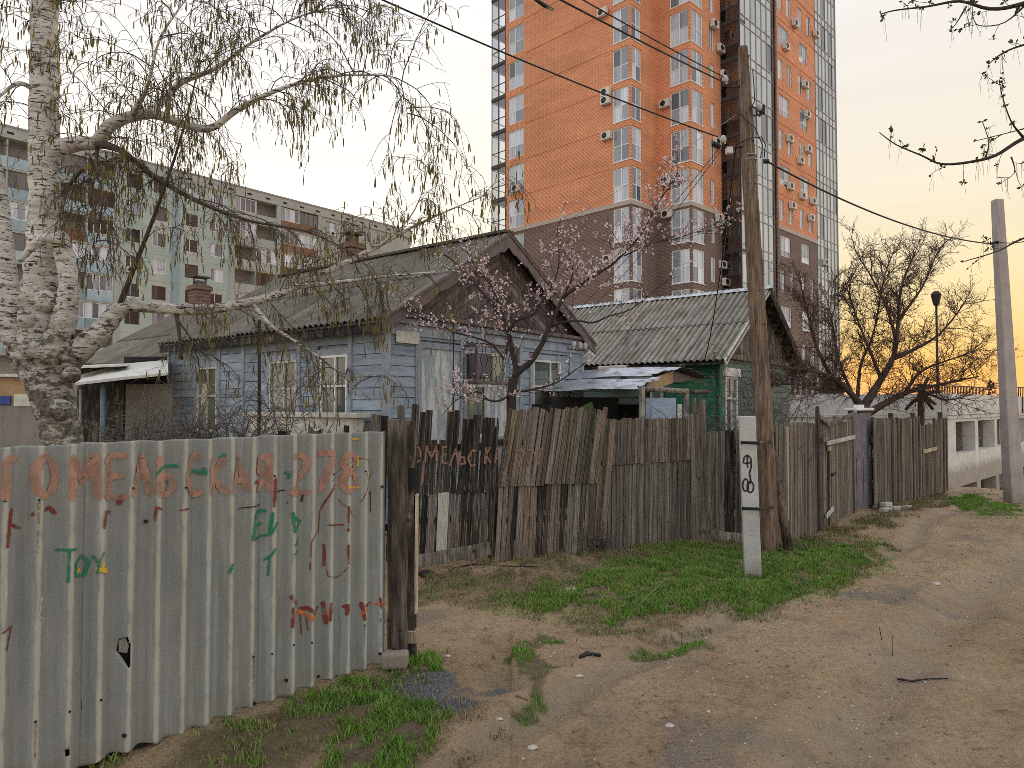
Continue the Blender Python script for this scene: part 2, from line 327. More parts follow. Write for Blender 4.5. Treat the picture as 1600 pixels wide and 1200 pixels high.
PANELG = mat('pale grey panel wall', (.33, .37, .355), (.41, .445, .425), (1, 1, 1), .5, .85, .1, .003, orand=False)
BLUEP = mat('blue balcony panel', (.24, .35, .42), (.36, .46, .52), (1, 1, 1), 2, .7, .1, .003, .3)
BRNG = mat('brown balcony boards', (.15, .085, .055), (.25, .155, .105), (3, 3, 1), 3, .8, .2, .003, .4)

def pane_mat(name, dark, light, lo=.35, hi=.75, rough=.06, metal=0.0):
    m, n, b, l = nodes(name); oi = n.nodes.new('ShaderNodeObjectInfo')
    c = rampc(n, oi.outputs['Random'], [(0, dark), (lo, tuple((d + x) / 2 for d, x in zip(dark, light))), (hi, light), (1, dark)])
    s = noise(n, coords(n, (9, 9, .25)), 1.3, 3); c = mixc(n, .5, c, rampc(n, s, [(.35, (.5, .52, .55)), (.6, (1.2, 1.2, 1.2))]), 'MULTIPLY')
    l(c, b.inputs['Base Color']); b.inputs['Roughness'].default_value = rough; b.inputs['Specular IOR Level'].default_value = .9; b.inputs['Metallic'].default_value = metal
    f = noise(n, coords(n, (1, 1, 1)), 1.2, 2); bump(n, f, .06, .02); return m
PANE = pane_mat('window glass with painted sky and curtains', (.07, .09, .12), (.66, .74, .84), .45, .8)  # pale blue puts reflected sky as well as curtains into the pane colour
PANE_C = pane_mat('curtain wall glass', (.30, .34, .36), (.50, .53, .54), .3, .8, .12, .2)
PANE_O = pane_mat('old house glass', (.03, .035, .03), (.20, .235, .19), .4, .9)
PANE_D = pane_mat('dark glass', (.02, .022, .03), (.07, .075, .09), .4, .9)
def clear_glass():
    m, n, b, l = nodes('clear balcony glass'); n.nodes.remove(b); o = n.nodes['Material Output']
    t = n.nodes.new('ShaderNodeBsdfTransparent'); t.inputs[0].default_value = (.86, .88, .9, 1); g = n.nodes.new('ShaderNodeBsdfGlossy'); g.inputs['Roughness'].default_value = .03
    fr = n.nodes.new('ShaderNodeMath'); fr.operation = 'MULTIPLY_ADD'; lw = n.nodes.new('ShaderNodeLayerWeight'); lw.inputs[0].default_value = .3; l(lw.outputs['Facing'], fr.inputs[0]); fr.inputs[1].default_value = .35; fr.inputs[2].default_value = .05; mx = n.nodes.new('ShaderNodeMixShader'); l(fr.outputs[0], mx.inputs[0]); l(t.outputs[0], mx.inputs[1]); l(g.outputs[0], mx.inputs[2]); l(mx.outputs[0], o.inputs[0]); return m
GLASS = clear_glass()

def paint_mat(name, col, lo=.38, hi=.55, sc=16):
    m, n, b, l = nodes(name); o = n.nodes['Material Output']; v = coords(n, (1, 1, 1), False); f = noise(n, v, sc, 6, .7)
    b.inputs['Base Color'].default_value = (*col, 1); b.inputs['Roughness'].default_value = .8
    t = n.nodes.new('ShaderNodeBsdfTransparent'); mx = n.nodes.new('ShaderNodeMixShader'); l(rng_(n, f, lo, hi, 0, 1), mx.inputs[0]); l(t.outputs[0], mx.inputs[1]); l(b.outputs[0], mx.inputs[2]); l(mx.outputs[0], o.inputs[0]); return m
P_RUST = paint_mat('rust run', (.20, .105, .05), .42, .66, 40)
P_PINK = paint_mat('faded pink paint', (.40, .225, .165), .27, .56, 9)
P_RED = paint_mat('dark red paint', (.19, .032, .022), .34, .54)
P_GREEN = paint_mat('green paint', (.02, .19, .095), .3, .48)
P_YEL = paint_mat('yellow paint', (.62, .40, .04), .3, .5)
P_OR = paint_mat('orange paint', (.6, .17, .03), .36, .55)
P_BLK = paint_mat('black paint', (.02, .02, .02), .2, .3)
P_WHT = paint_mat('chalk', (.6, .62, .6), .38, .58, 30)
P_DULL = paint_mat('dull red wood paint', (.27, .15, .11), .30, .5, 22)

def birch_mat():
    m, n, b, l = nodes('birch bark'); v = coords(n, (1, 1, 1), False)
    base = rampc(n, noise(n, coords(n, (1, 1, 6), False), 3, 5), [(.3, (.36, .34, .31)), (.6, (.70, .68, .64))])
    d1 = noise(n, coords(n, (7, 7, 42), False), 1.6, 4, .6); c = mixc(n, rng_(n, d1, .57, .62), base, (.045, .036, .03))
    d2 = noise(n, coords(n, (3.5, 3.5, 11), False, offs=(3, 3, 3)), 1.5, 5, .7); c = mixc(n, rng_(n, d2, .60, .64), c, (.03, .025, .02))
    big = noise(n, coords(n, (4.2, 4.2, 8.5), False), 1.7, 6, .75)
    sp = n.nodes.new('ShaderNodeSeparateXYZ'); t = n.nodes.new('ShaderNodeTexCoord'); l(t.outputs['Object'], sp.inputs[0])
    th = rng_(n, sp.outputs['Z'], 2.0, 3.9, .45, .64); sb = n.nodes.new('ShaderNodeMath'); sb.operation = 'SUBTRACT'; l(big, sb.inputs[0]); l(th, sb.inputs[1])
    rough = noise(n, v, 22, 5); c = mixc(n, rng_(n, sb.outputs[0], 0, .05), c, rampc(n, rough, [(.35, (.02, .017, .014)), (.65, (.13, .115, .09))]))
    gr = noise(n, v, 2.0, 4); c = mixc(n, rng_(n, gr, .55, .7, 0, .35), c, (.22, .23, .13)); c = mixc(n, rng_(n, sp.outputs['Z'], 3.3, 2.2, 0, .5), c, rampc(n, rough, [(.35, (.07, .063, .053)), (.65, (.24, .22, .185))]))
    l(c, b.inputs['Base Color']); b.inputs['Roughness'].default_value = .85; b.inputs['Specular IOR Level'].default_value = .25; bump(n, rough, .6, .02); return m
BIRCH = birch_mat()
TWIG = mat('birch twig', (.04, .03, .026), (.10, .078, .065), (1, 1, 1), 8, .8, 0)
CATK = mat('catkin', (.055, .045, .022), (.24, .205, .05), (1, 1, 1), 5, .8, 0, lo=.35, hi=.65)
LEAF = mat('young leaf', (.10, .14, .02), (.2, .23, .05), (1, 1, 1), 5, .7, 0)
LEAF2 = mat('maple young leaf', (.04, .05, .015), (.09, .10, .03), (1, 1, 1), 5, .7, 0)
BARKA = mat('dark fruit tree bark', (.025, .02, .02), (.075, .058, .052), (6, 6, 2), 4, .9, .5, .01)
BARKB = mat('bare tree bark', (.05, .033, .03), (.12, .08, .065), (6, 6, 2), 4, .9, .5, .01)
DRYTW = mat('dry twig', (.16, .125, .09), (.30, .25, .19), (2, 2, 2), 4, .9, .1)
VINE = mat('grey dry vine', (.06, .05, .045), (.17, .145, .13), (2, 2, 2), 4, .9, .1)
def petal_mat():
    m, n, b, l = nodes('apricot petals'); f = noise(n, coords(n, (1, 1, 1), False), 14, 3)
    l(rampc(n, f, [(.3, (.66, .42, .45)), (.6, (.86, .74, .75))]), b.inputs['Base Color']); b.inputs['Roughness'].default_value = .7; return m
PETAL = petal_mat()
def grass_mat():
    m, n, b, l = nodes('spring grass'); v = coords(n, (1, 1, 1), False); f = noise(n, v, 3.5, 4); g = noise(n, v, 60, 2)
    c = rampc(n, f, [(.3, (.085, .185, .026)), (.5, (.135, .28, .04)), (.72, (.26, .32, .085))]); c = mixc(n, .5, c, rampc(n, g, [(.3, (.45, .45, .4)), (.7, (1.6, 1.5, 1.35))]), 'MULTIPLY')
    l(c, b.inputs['Base Color']); b.inputs['Roughness'].default_value = .6; b.inputs['Specular IOR Level'].default_value = .25; return m
GRASS = grass_mat()
DRYGR = mat('dry grass', (.16, .12, .07), (.28, .23, .14), (1, 1, 1), 20, .9, 0)
STONE = mat('pale pebbles', (.26, .23, .19), (.60, .56, .50), (1, 1, 1), 6, .9, 0, orand=False)

def ground_mat():
    m, n, b, l = nodes('dirt ground'); v = coords(n, (1, 1, 1), False)
    f = noise(n, v, .55, 6, .65); c = rampc(n, f, [(.3, (.34, .245, .148)), (.5, (.43, .318, .20)), (.72, (.49, .38, .26))])
    f2 = noise(n, v, 3.2, 6, .7); c = mixc(n, .7, c, rampc(n, f2, [(.30, (.45, .41, .36)), (.43, (.94, .92, .9)), (.6, (1.06, 1.04, 1.02)), (.75, (1.25, 1.22, 1.18))]), 'MULTIPLY')
    f3 = noise(n, coords(n, (1, 1, 1), False, offs=(3, 8, 1)), 11, 6, .7); c = mixc(n, .8, c, rampc(n, f3, [(.31, (.6, .57, .53)), (.44, (1.03, 1.02, 1.0)), (.68, (1.2, 1.18, 1.15))]), 'MULTIPLY')
    grey = noise(n, coords(n, (1, 1, 1), False, offs=(9, 4, 0)), .9, 5); c = mixc(n, rng_(n, grey, .56, .66, 0, .6), c, (.25, .225, .19))
    h = noise(n, v, 38, 6, .75); c = mixc(n, .75, c, rampc(n, h, [(.3, (.35, .33, .3)), (.48, (1, 1, 1)), (.72, (1.35, 1.33, 1.3))]), 'MULTIPLY')
    lit = noise(n, coords(n, (1, 1, 1), False, offs=(21, 7, 3)), 1.15, 7, .78); c = mixc(n, rng_(n, lit, .60, .70, 0, .6), c, (.14, .10, .063))
    vo = n.nodes.new('ShaderNodeTexVoronoi'); vo.inputs['Scale'].default_value = 46; l(v, vo.inputs['Vector'])
    ms = noise(n, v, 2.1, 4); mk = n.nodes.new('ShaderNodeMath'); mk.operation = 'MULTIPLY'; l(rng_(n, vo.outputs['Distance'], .2, .12), mk.inputs[0]); l(rng_(n, ms, .5, .6), mk.inputs[1])
    c = mixc(n, mk.outputs[0], c, (.42, .385, .33))
    at_ = n.nodes.new('ShaderNodeAttribute'); at_.attribute_name = 'cover'; sp = n.nodes.new('ShaderNodeSeparateColor'); l(at_.outputs['Color'], sp.inputs[0])
    pk = rampc(n, noise(n, v, 5, 5), [(.3, (.36, .285, .20)), (.7, (.48, .39, .285))]); c = mixc(n, rng_(n, sp.outputs['Blue'], 0, 1, 0, .85), c, pk)
    gn = noise(n, v, 9, 5); gc = rampc(n, gn, [(.35, (.10, .085, .05)), (.65, (.19, .16, .09))])
    c = mixc(n, sp.outputs['Red'], c, gc)
    ag = rampc(n, noise(n, v, 90, 3), [(.35, (.07, .075, .08)), (.5, (.16, .165, .17)), (.68, (.42, .42, .42))]); c = mixc(n, sp.outputs['Green'], c, ag)
    l(c, b.inputs['Base Color']); b.inputs['Roughness'].default_value = .95; b.inputs['Specular IOR Level'].default_value = .15
    ad = n.nodes.new('ShaderNodeMath'); ad.operation = 'ADD'; l(h, ad.inputs[0]); l(f2, ad.inputs[1]); bump(n, ad.outputs[0], 1.0, .05); return m
GROUND = ground_mat()
# ------------------------------------------------------------------ ground
def gpoly(pts): return np.array([(p.x, p.y) for p in (gp(a, b) for a, b in pts)])
PATCH = [   # polygon on the ground, blades per m2, noise threshold, height
    (gpoly([(770, 935), (830, 915), (900, 908), (960, 885), (1000, 862), (1060, 850), (1160, 852), (1250, 845), (1325, 842), (1350, 870), (1330, 893), (1250, 925), (1180, 945), (1100, 952), (1000, 957), (900, 945), (820, 945)]), 7200, .39, .062),
    (gpoly([(652, 905), (770, 890), (940, 872), (1010, 858), (960, 895), (900, 905), (770, 935), (652, 932)]), 1500, .54, .045),
    (gpoly([(180, 1215), (300, 1165), (400, 1105), (520, 1058), (610, 1035), (640, 1060), (625, 1095), (560, 1110), (480, 1170), (440, 1250), (180, 1250)]), 4600, .56, .05),
    (gpoly([(520, 1075), (600, 1045), (630, 1092), (690, 1108), (712, 1125), (690, 1155), (640, 1180), (625, 1205), (530, 1215), (540, 1130)]), 8000, .46, .062),
    (gpoly([(785, 1005), (840, 995), (872, 1030), (882, 1055), (862, 1090), (822, 1112), (808, 1060)]), 4200, .5, .042),
    (gpoly([(638, 1040), (660, 1003), (690, 1012), (706, 1046), (670, 1052)]), 7500, .38, .075),
    (gpoly([(1480, 778), (1540, 770), (1562, 784), (1610, 795), (1540, 802), (1495, 792)]), 2600, .44, .05),
    (gpoly([(1015, 995), (1080, 980), (1105, 1000), (1040, 1010)]), 3500, .5, .04),
    (gpoly([(1250, 852), (1330, 835), (1400, 850), (1330, 880)]), 1300, .55, .05),
]
def inpoly(poly, x, y):
    r = np.zeros(x.shape, bool); n = len(poly); j = n - 1
    for i in range(n):
        xi, yi = poly[i]; xj, yj = poly[j]
        if yi != yj:
            c = ((yi > y) != (yj > y)) & (x < (xj - xi) * (y - yi) / (yj - yi) + xi); r ^= c
        j = i
    return r
def warp(x, y):
    return x + (vnoise(x * 3 + 3, y * 3) - .5) * .6 + (vnoise(x * 13, y * 13 + 9) - .5) * .2, y + (vnoise(x * 3 + 50, y * 3 + 7) - .5) * .6 + (vnoise(x * 13 + 31, y * 13) - .5) * .16
ASPH = gp(680, 1072)
RUTS = ((-3.05, .14, .05), (-1.55, .22, .07), (-.2, .2, .06), (1.35, .25, .06))
def gh(x, y):
    x = np.asarray(x, float); y = np.asarray(y, float)
    near = np.exp(-np.clip(np.hypot(x - 2, y - 8) - 8, 0, None) / 8)
    z = (vnoise(x * .9, y * .9) - .5) * .10 + (vnoise(x * 3.1 + 17, y * 3.1) - .5) * .045 + (vnoise(x * 9 + 5, y * 9 + 3) - .5) * .018 + (vnoise(x * 23, y * 23) - .5) * .009
    u = (x * .73 - y * .684); al = x * .684 + y * .73        # across and along the track
    for c, wd, dp in RUTS:
        cc = c + (vnoise(al * .3 + c * 7, al * .1) - .5) * .5
        z = z - dp * np.exp(-((u - cc) / wd) ** 2) + dp * .45 * (np.exp(-((u - cc - wd * 1.7) / (wd * .6)) ** 2) + np.exp(-((u - cc + wd * 1.7) / (wd * .6)) ** 2))
    tm = np.exp(-((u + 3.05 + .0) / .16) ** 4) * sstep(3.6, 3.9, al) * (1 - sstep(6.0, 7.0, al)); z = z + tm * .007 * np.tanh(3 * np.sin((al + np.abs(u + 3.05) * .9) * 2 * PI / .085))
    z = z * near
    a = (x + y) * .7071
    return z - 1.5 * sstep(20.2, 24.5, a) * sstep(6, 10, x) - .03
def gz(x, y): return float(gh(x, y))
def axis_pts(lo, hi, step, far_lo, far_hi, f0=0, f1=0, fs=.018):
    m = list(np.arange(lo, f0, step)) + list(np.arange(f0, f1, fs)) + list(np.arange(f1, hi, step)); a, s = lo, step
    left = []
    while a > far_lo: s *= 1.35; a -= s; left.append(a)
    a, s = hi, step; right = [hi]
    while a < far_hi: s *= 1.35; a += s; right.append(a)
    return np.array(left[::-1] + m + right)
gx = axis_pts(-4.5, 12.5, .055, -1500, 1500, -.5, 1.5); gy = axis_pts(2.2, 17.5, .055, -800, 3000, 4.2, 6.0)
GX, GY = np.meshgrid(gx, gy); GZ = gh(GX, GY)
nv = np.stack([GX.ravel(), GY.ravel(), GZ.ravel()], 1); nx, ny = len(gx), len(gy)
ii, jj = np.meshgrid(np.arange(nx - 1), np.arange(ny - 1)); b0 = (jj * nx + ii).ravel()
gm_ = npmesh('ground', nv, np.stack([b0, b0 + 1, b0 + nx + 1, b0 + nx], 1), GROUND, True)
fx, fy = GX.ravel(), GY.ravel(); wx, wy = warp(fx, fy); cov = np.zeros(len(fx))
for poly, dens, th, hh in PATCH:
    cov = np.maximum(cov, inpoly(poly, wx, wy) * (0.75 if dens > 2000 else .4))
k = cov.reshape(ny, nx); k2 = k.copy()
k2[1:-1, 1:-1] = (k[1:-1, 1:-1] * 2 + k[:-2, 1:-1] + k[2:, 1:-1] + k[1:-1, :-2] + k[1:-1, 2:]) / 6
asp = np.clip(1.35 - np.hypot((wx - ASPH.x) / .26, (wy - ASPH.y) / .30), 0, 1); asp = np.clip(asp * 2.2, 0, 1)
for (a, b_, rx, ry) in ((960, 925, .5, .09), (1080, 945, .6, .08), (1030, 1210, .5, .2), (1160, 1195, .4, .15), (600, 960, .2, .1)):
    q = gp(a + 400 if b_ < 950 else a, b_); d = np.clip(1.3 - np.hypot((wx - q.x) / rx, (wy - q.y) / ry), 0, 1); asp = np.maximum(asp, d * .55)
uu = fx * .73 - fy * .684; al_ = fx * .684 + fy * .73; pk_ = np.zeros_like(fx)
for c, wd, dp in RUTS:
    cc = c + (vnoise(al_ * .3 + c * 7, al_ * .1) - .5) * .5; pk_ = np.maximum(pk_, np.exp(-((uu - cc) / (wd * 1.5)) ** 2) * np.clip(vnoise(fx * 1.7, fy * 1.7) * 1.6 + .1, 0, 1))
ca = gm_.color_attributes.new('cover', 'FLOAT_COLOR', 'POINT')
ca.data.foreach_set('color', np.stack([k2.ravel(), asp, pk_, np.ones_like(cov)], 1).astype(np.float32).ravel())
tag(put('ground', gm_), kind='structure')

# ------------------------------------------------------------------ strokes of paint
def ribbon(mb, pts, wd, surf, n=4, step=.008, taper=0.0, closed=False):
    pts = [Vector((p[0], p[1])) for p in pts]
    if closed: pts.append(pts[0])
    q = []
    for a, b in zip(pts, pts[1:]):
        m = max(1, int((b - a).length / step)); q += [a.lerp(b, i / m) for i in range(m)]
    q.append(pts[-1])
    if len(q) < 2: return
    base = len(mb.v); m = len(q); ww = wd
    for i, p in enumerate(q):
        t = (q[min(i + 2, m - 1)] - q[max(i - 2, 0)])
        t = t.normalized() if t.length > 1e-9 else Vector((1, 0)); pr = Vector((-t.y, t.x)); f = 1 - taper * i / m
        e = min(1, .55 + .45 * min(i, m - 1 - i) / max(1, wd / step * .4)); ww = wd * f * e * (1 + .10 * math.sin(i * .9 + p.x * 30))
        for k in range(n + 1):
            c = p + pr * (ww * (k / n - .5)); mb.v.append(Vector(surf(c.x, c.y)))
    for i in range(m - 1):
        for k in range(n):
            a = base + i * (n + 1) + k; mb.f.append((a, a + 1, a + n + 2, a + n + 1))
def ell(cx, cy, rx, ry, a0=0, a1=360, n=22): return [(cx + rx * math.cos(math.radians(a0 + (a1 - a0) * i / n)), cy + ry * math.sin(math.radians(a0 + (a1 - a0) * i / n))) for i in range(n + 1)]

_C0 = {}
def cached0(k, fn):
    if k not in _C0: _C0[k] = fn()
    return _C0[k]
# ------------------------------------------------------------------ the grey corrugated sheet fence
FA = Vector((-.961, 5.45, 0)); FDIR = Vector((.64, .768, 0)); FN = Vector((-.768, .64, 0)); FRZ = math.atan2(.768, .64)
PIT = .15; AMP = .026; TOPZ = 1.775; BOTZ = .03
sf = root('corrugated_sheet_fence', FA, FRZ, 'grey corrugated sheet fence covered in graffiti, in the near foreground', 'fence')
def wave(x): return AMP * math.cos(2 * PI * x / PIT) + .006 * math.sin(x * 5.1)
def fl(px, py):
    p = on_plane(px, py, FA, FN) - FA; return (p.dot(FDIR), p.z)
hole = [fl(*p) for p in ((187, 1000), (197, 994), (203, 1008), (202, 1040), (198, 1043), (190, 1028), (184, 1018))]
hole2 = [fl(*p) for p in ((99, 1170), (108, 1168), (108, 1178), (100, 1182))]
def inside(poly, x, y): return bool(inpoly(np.array(poly), np.array([x]), np.array([y]))[0])
for si, (xa, xb) in enumerate(((-1.06, 0.0), (-2.12, -1.04), (-3.2, -2.10))):
    mb = MB(); nxs = int((xb - xa) / .0125); nzs = 140; dy = .004 * (si % 2); tz = TOPZ - .006 * si
    for j in range(nzs + 1):
        for i in range(nxs + 1):
            x = xa + (xb - xa) * i / nxs; z = BOTZ + (tz - BOTZ) * j / nzs
            if j == 0: z += .012 * math.sin(x * 9) + .008 * math.sin(x * 31)
            if j == nzs: z += .003 * math.sin(x * 23)
            if si:       # let the broken edge follow the outline of the hole
                for hp in (hole, hole2):
                    for (ax_0, az_0), (bx_0, bz_0) in zip(hp, hp[1:] + hp[:1]):
                        ex, ez = bx_0 - ax_0, bz_0 - az_0; tt = max(0, min(1, ((x - ax_0) * ex + (z - az_0) * ez) / (ex * ex + ez * ez))); qx, qz = ax_0 + ex * tt, az_0 + ez * tt
                        if abs(x - qx) < .007 and abs(z - qz) < .007: x, z = qx, qz
            mb.v.append((x, wave(x) + dy, z))
    for j in range(nzs):
        for i in range(nxs):
            x = xa + (xb - xa) * (i + .5) / nxs; z = BOTZ + (tz - BOTZ) * (j + .5) / nzs
            if (si == 1 or si == 2) and (inside(hole, x, z) or inside(hole2, x, z)): continue
            a = j * (nxs + 1) + i; mb.f.append((a, a + 1, a + nxs + 2, a + nxs + 1))
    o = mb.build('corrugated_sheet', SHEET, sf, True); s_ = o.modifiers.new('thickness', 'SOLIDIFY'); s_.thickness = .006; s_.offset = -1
hx0, hz0 = fl(194, 1018); MB().box(hx0 - .2, hx0 + .2, .05, .075, .0, 1.0).build('hole_shade_panel', DARKIN, sf); cv = [fl(*p) for p in ((186, 1002), (196, 996), (203, 1010), (201, 1022), (188, 1020))]; MB().prism([V(a, .018 - .012 * (b - hz0) / .05, b) for a, b in cv], (0, 0, 0), (0, .006, 0)).build('broken_flake', SHEET, sf); hx0, hz0 = fl(104, 1175); MB().box(hx0 - .15, hx0 + .15, .05, .075, .0, .3).build('hole_shade_panel', DARKIN, sf)  # black panels added behind the holes stand in for the shade there
for z in (.35, 1.5): MB().box(-3.2, -.02, .035, .085, z - .03, z + .03).build('rail', W_DARK, sf)
for px, py in ((608 - 18, 1020), (500, 1063 - 5), (448, 1063), (395, 1098), (192, 1148), (605 - 12, 760), (407, 670), (230, 815)):     # nail holes and rust marks
    x, z = fl(px, py); MB().tube([(x, wave(x) - .010, z), (x, wave(x) + .01, z)], .011, 6).build('nail_head', METAL_DK, sf)
RUST = []
for i in range(1, 21):       # nails on the ridges along both rails
    for z in (.35, 1.5):
        if random.random() < .5:
            x = -PIT * i + PIT / 2 + rr(-.01, .01); zz = z + rr(-.02, .02); put('nail_head', cached0('nail', lambda: MB().tube([(0, -.005, 0), (0, .01, 0)], [.006, .008], 7).mesh('nail_head', METAL_DK)), sf, (x, wave(x), zz)); RUST.append((x, zz)) if random.random() < .3 else None
# lettering, drawn where it stands on the sheets
surf = lambda x, z: (x, wave(x) - .006, z)
for x, z in RUST:
    mb = MB(); ribbon(mb, [(x, z), (x + rr(-.004, .004), max(.06, z - rr(.06, .3)))], rr(.008, .018), lambda x, z: (x, wave(x) - .004, z), 3, .01, .6); mb.build('rust_run', P_RUST, sf, True)
def paint(name, m, strokes, label=None):
    for pts, wd in strokes:
        mb = MB(); ribbon(mb, [fl(*p) for p in pts], wd * (1 if m is P_PINK else .8), surf); tag(mb.build(name, m, sf, True), label)
Wd = .044
paint('painted_letter_stroke', P_PINK, [
    ([(6, 782), (7, 716)], Wd), ([(7, 718), (30, 716)], Wd), (ell(70, 744, 17, 30), Wd * .95),
    ([(112, 782), (113, 714), (131, 752), (148, 712), (152, 780)], Wd), ([(168, 780), (169, 712)], Wd), ([(169, 712), (197, 712)], Wd * .8), ([(169, 745), (194, 744)], Wd * .8), ([(168, 779), (199, 776)], Wd * .8),
    ([(207, 776), (222, 712), (236, 774)], Wd * .9), ([(247, 712), (247, 771), (262, 772), (272, 760), (266, 745), (249, 744)], Wd * .9),
    (ell(306, 742, 14, 30, -50, -310, 18), Wd * .95), ([(329, 774), (331, 714)], Wd), ([(352, 715), (332, 744), (354, 771)], Wd * .9),
    ([(361, 772), (374, 714), (388, 770)], Wd * .9), ([(365, 752), (384, 750)], Wd * .8), ([(421, 768), (420, 712), (405, 718), (403, 736), (420, 742), (402, 768)], Wd * .9),
    (ell(468, 722, 12, 12, 200, 380, 12) + [(478, 735), (456, 770), (484, 769)], Wd), ([(494, 708), (520, 707), (508, 745), (502, 772)], Wd),
    (ell(546, 722, 10, 13), Wd), (ell(546, 752, 11, 15), Wd * 1.1)], None)
paint('red_paint_stroke', P_RED, [
    ([(9, 855), (13, 818), (34, 826)], .02), ([(13, 818), (17, 794)], .022), ([(48, 806), (52, 800)], .02), ([(68, 798), (78, 792), (90, 804)], .024), ([(160, 826), (164, 800), (174, 800)], .026), ([(186, 790), (191, 774)], .026),
    ([(213, 800), (214, 799)], .026), ([(239, 814), (241, 792), (250, 795)], .016), ([(277, 797), (292, 794)], .014), ([(0, 988), (18, 978), (8, 1015)], .012),
    ([(426, 792), (428, 746)], .026), ([(398, 750), (399, 756)], .034), ([(500, 835), (502, 800), (510, 778), (520, 755)], .014), ([(540, 830), (541, 790)], .02), ([(510, 820), (536, 820)], .014),
    ([(515, 752), (545, 720), (560, 716), (578, 718), (584, 738), (570, 762), (562, 785)], .007), ([(506, 850), (507, 862), (506, 885)], .022), ([(540, 850), (541, 880)], .022),
    ([(482, 890), (484, 845), (492, 830)], .01), ([(508, 880), (510, 900), (530, 902), (540, 885)], .008), ([(530, 780), (545, 800), (558, 810)], .006)])
paint('red_spray_stroke', P_RED, [([(452, 930), (462, 944), (456, 950), (454, 980)], .03), ([(470, 952), (480, 950), (490, 958), (500, 948)], .034), ([(505, 940), (508, 975)], .03), ([(514, 940), (512, 970)], .028), ([(534, 948), (540, 945), (538, 960)], .034),
    ([(562, 940), (566, 968)], .03), ([(566, 945), (582, 942)], .026), ([(590, 932), (592, 950)], .022), ([(472, 960), (474, 992)], .012), ([(478, 960), (480, 985)], .01)])
paint('orange_spray_stroke', P_OR, [([(452, 965), (470, 955), (486, 966), (498, 952)], .028), ([(505, 960), (515, 950)], .02), ([(560, 962), (572, 946), (600, 940)], .022), ([(596, 930), (602, 945)], .014)])
paint('green_paint_stroke', P_GREEN, [([(88, 860), (120, 857)], .016), ([(106, 858), (104, 910)], .016), ([(118, 902), (118, 880), (130, 868), (140, 878), (134, 900), (120, 900)], .02), ([(144, 868), (152, 880), (160, 862)], .014), ([(152, 880), (150, 895)], .014),
    ([(392, 845), (400, 800), (418, 798)], .03), ([(396, 822), (412, 818)], .024), ([(392, 843), (418, 836)], .024), ([(424, 800), (420, 835), (432, 815)], .024), ([(455, 800), (458, 830), (472, 815), (458, 808)], .026),
    ([(428, 856), (420, 870), (414, 876)], .02), ([(420, 872), (418, 900)], .012), ([(468, 845), (458, 852)], .02), ([(466, 860), (458, 866)], .02), ([(355, 895), (360, 880)], .02),
    ([(240, 742), (250, 730), (262, 728), (278, 728)], .022), ([(262, 750), (268, 756)], .026), ([(292, 745), (300, 735), (318, 740), (316, 730)], .024), ([(345, 715), (352, 710)], .022), ([(446, 740), (454, 738), (450, 748)], .024)])
paint('yellow_paint_stroke', P_YEL, [([(148, 888), (168, 892)], .028), ([(160, 878), (156, 892)], .02), ([(120, 895), (126, 888)], .026), ([(545, 686), (562, 686)], .02), ([(540, 760), (562, 762)], .018), ([(560, 712), (560, 730)], .014), ([(570, 735), (572, 745)], .02)])
paint('black_drip', P_BLK, [([(449, 785), (450, 786)], .03), ([(476, 770), (474, 785)], .018), ([(581, 772), (581, 800)], .009), ([(580, 768), (581, 772)], .028), ([(375, 795), (408, 788), (405, 800)], .008), ([(430, 768), (448, 766)], .01)])
paint('chalk_mark', P_WHT, [([(58, 940), (64, 932), (58, 960), (66, 968), (58, 985)], .006), ([(5, 900), (6, 935)], .008)])

def post_log(name, px, pyt, pyb, r, Y, m, parent=None, n=14, lean=0):
    b = at(px, pyb, Y); t = at(px + lean, pyt, Y); mb = MB(); K = 9
    mb.tube([b.lerp(t, i / K) for i in range(K + 1)], [r * (1 + .05 * math.sin(i * 2.1)) for i in range(K + 1)], n, True, .03); return mb.build(name, m, parent, True)
tag(post_log('fence_post', 621, 656, 1030, .077, 5.52, W_LOG), 'thick round brown log post at the end of the grey sheet fence', 'post')
pb = root('gate_post', at(643, 1005, 5.75), 0, 'narrow dark plank post right behind the round log post', 'post')
p0 = at(643, 1012, 5.75); p1 = at(640, 664, 5.75)
MB().bar((0, 0, -.1), p1 - p0 + V(0, 0, .0), .07, .12, (0, 1, 0)).build('plank', W_DARK, pb)
MB().bar(V(.04, -.01, 1.2), V(.036, -.01, .25), .016, .1, (0, 1, 0)).build('split_edge', W_NEW, pb)
MB().box(-.03, .05, -.1, .02, .03, .12).build('wedge_block', W_NEW, pb)
MB().box(-.035, .035, -.085, -.062, 1.25, 1.42).build('hinge', METAL_DK, pb)
bs = MB().box(-.1, .1, -.06, .06, -.05, .07); tag(bevel(bs.build('stone_block', CONC_P, None, False, at(617, 1032, 5.42)), .02), 'small pale stone block under the round log post', 'stone')

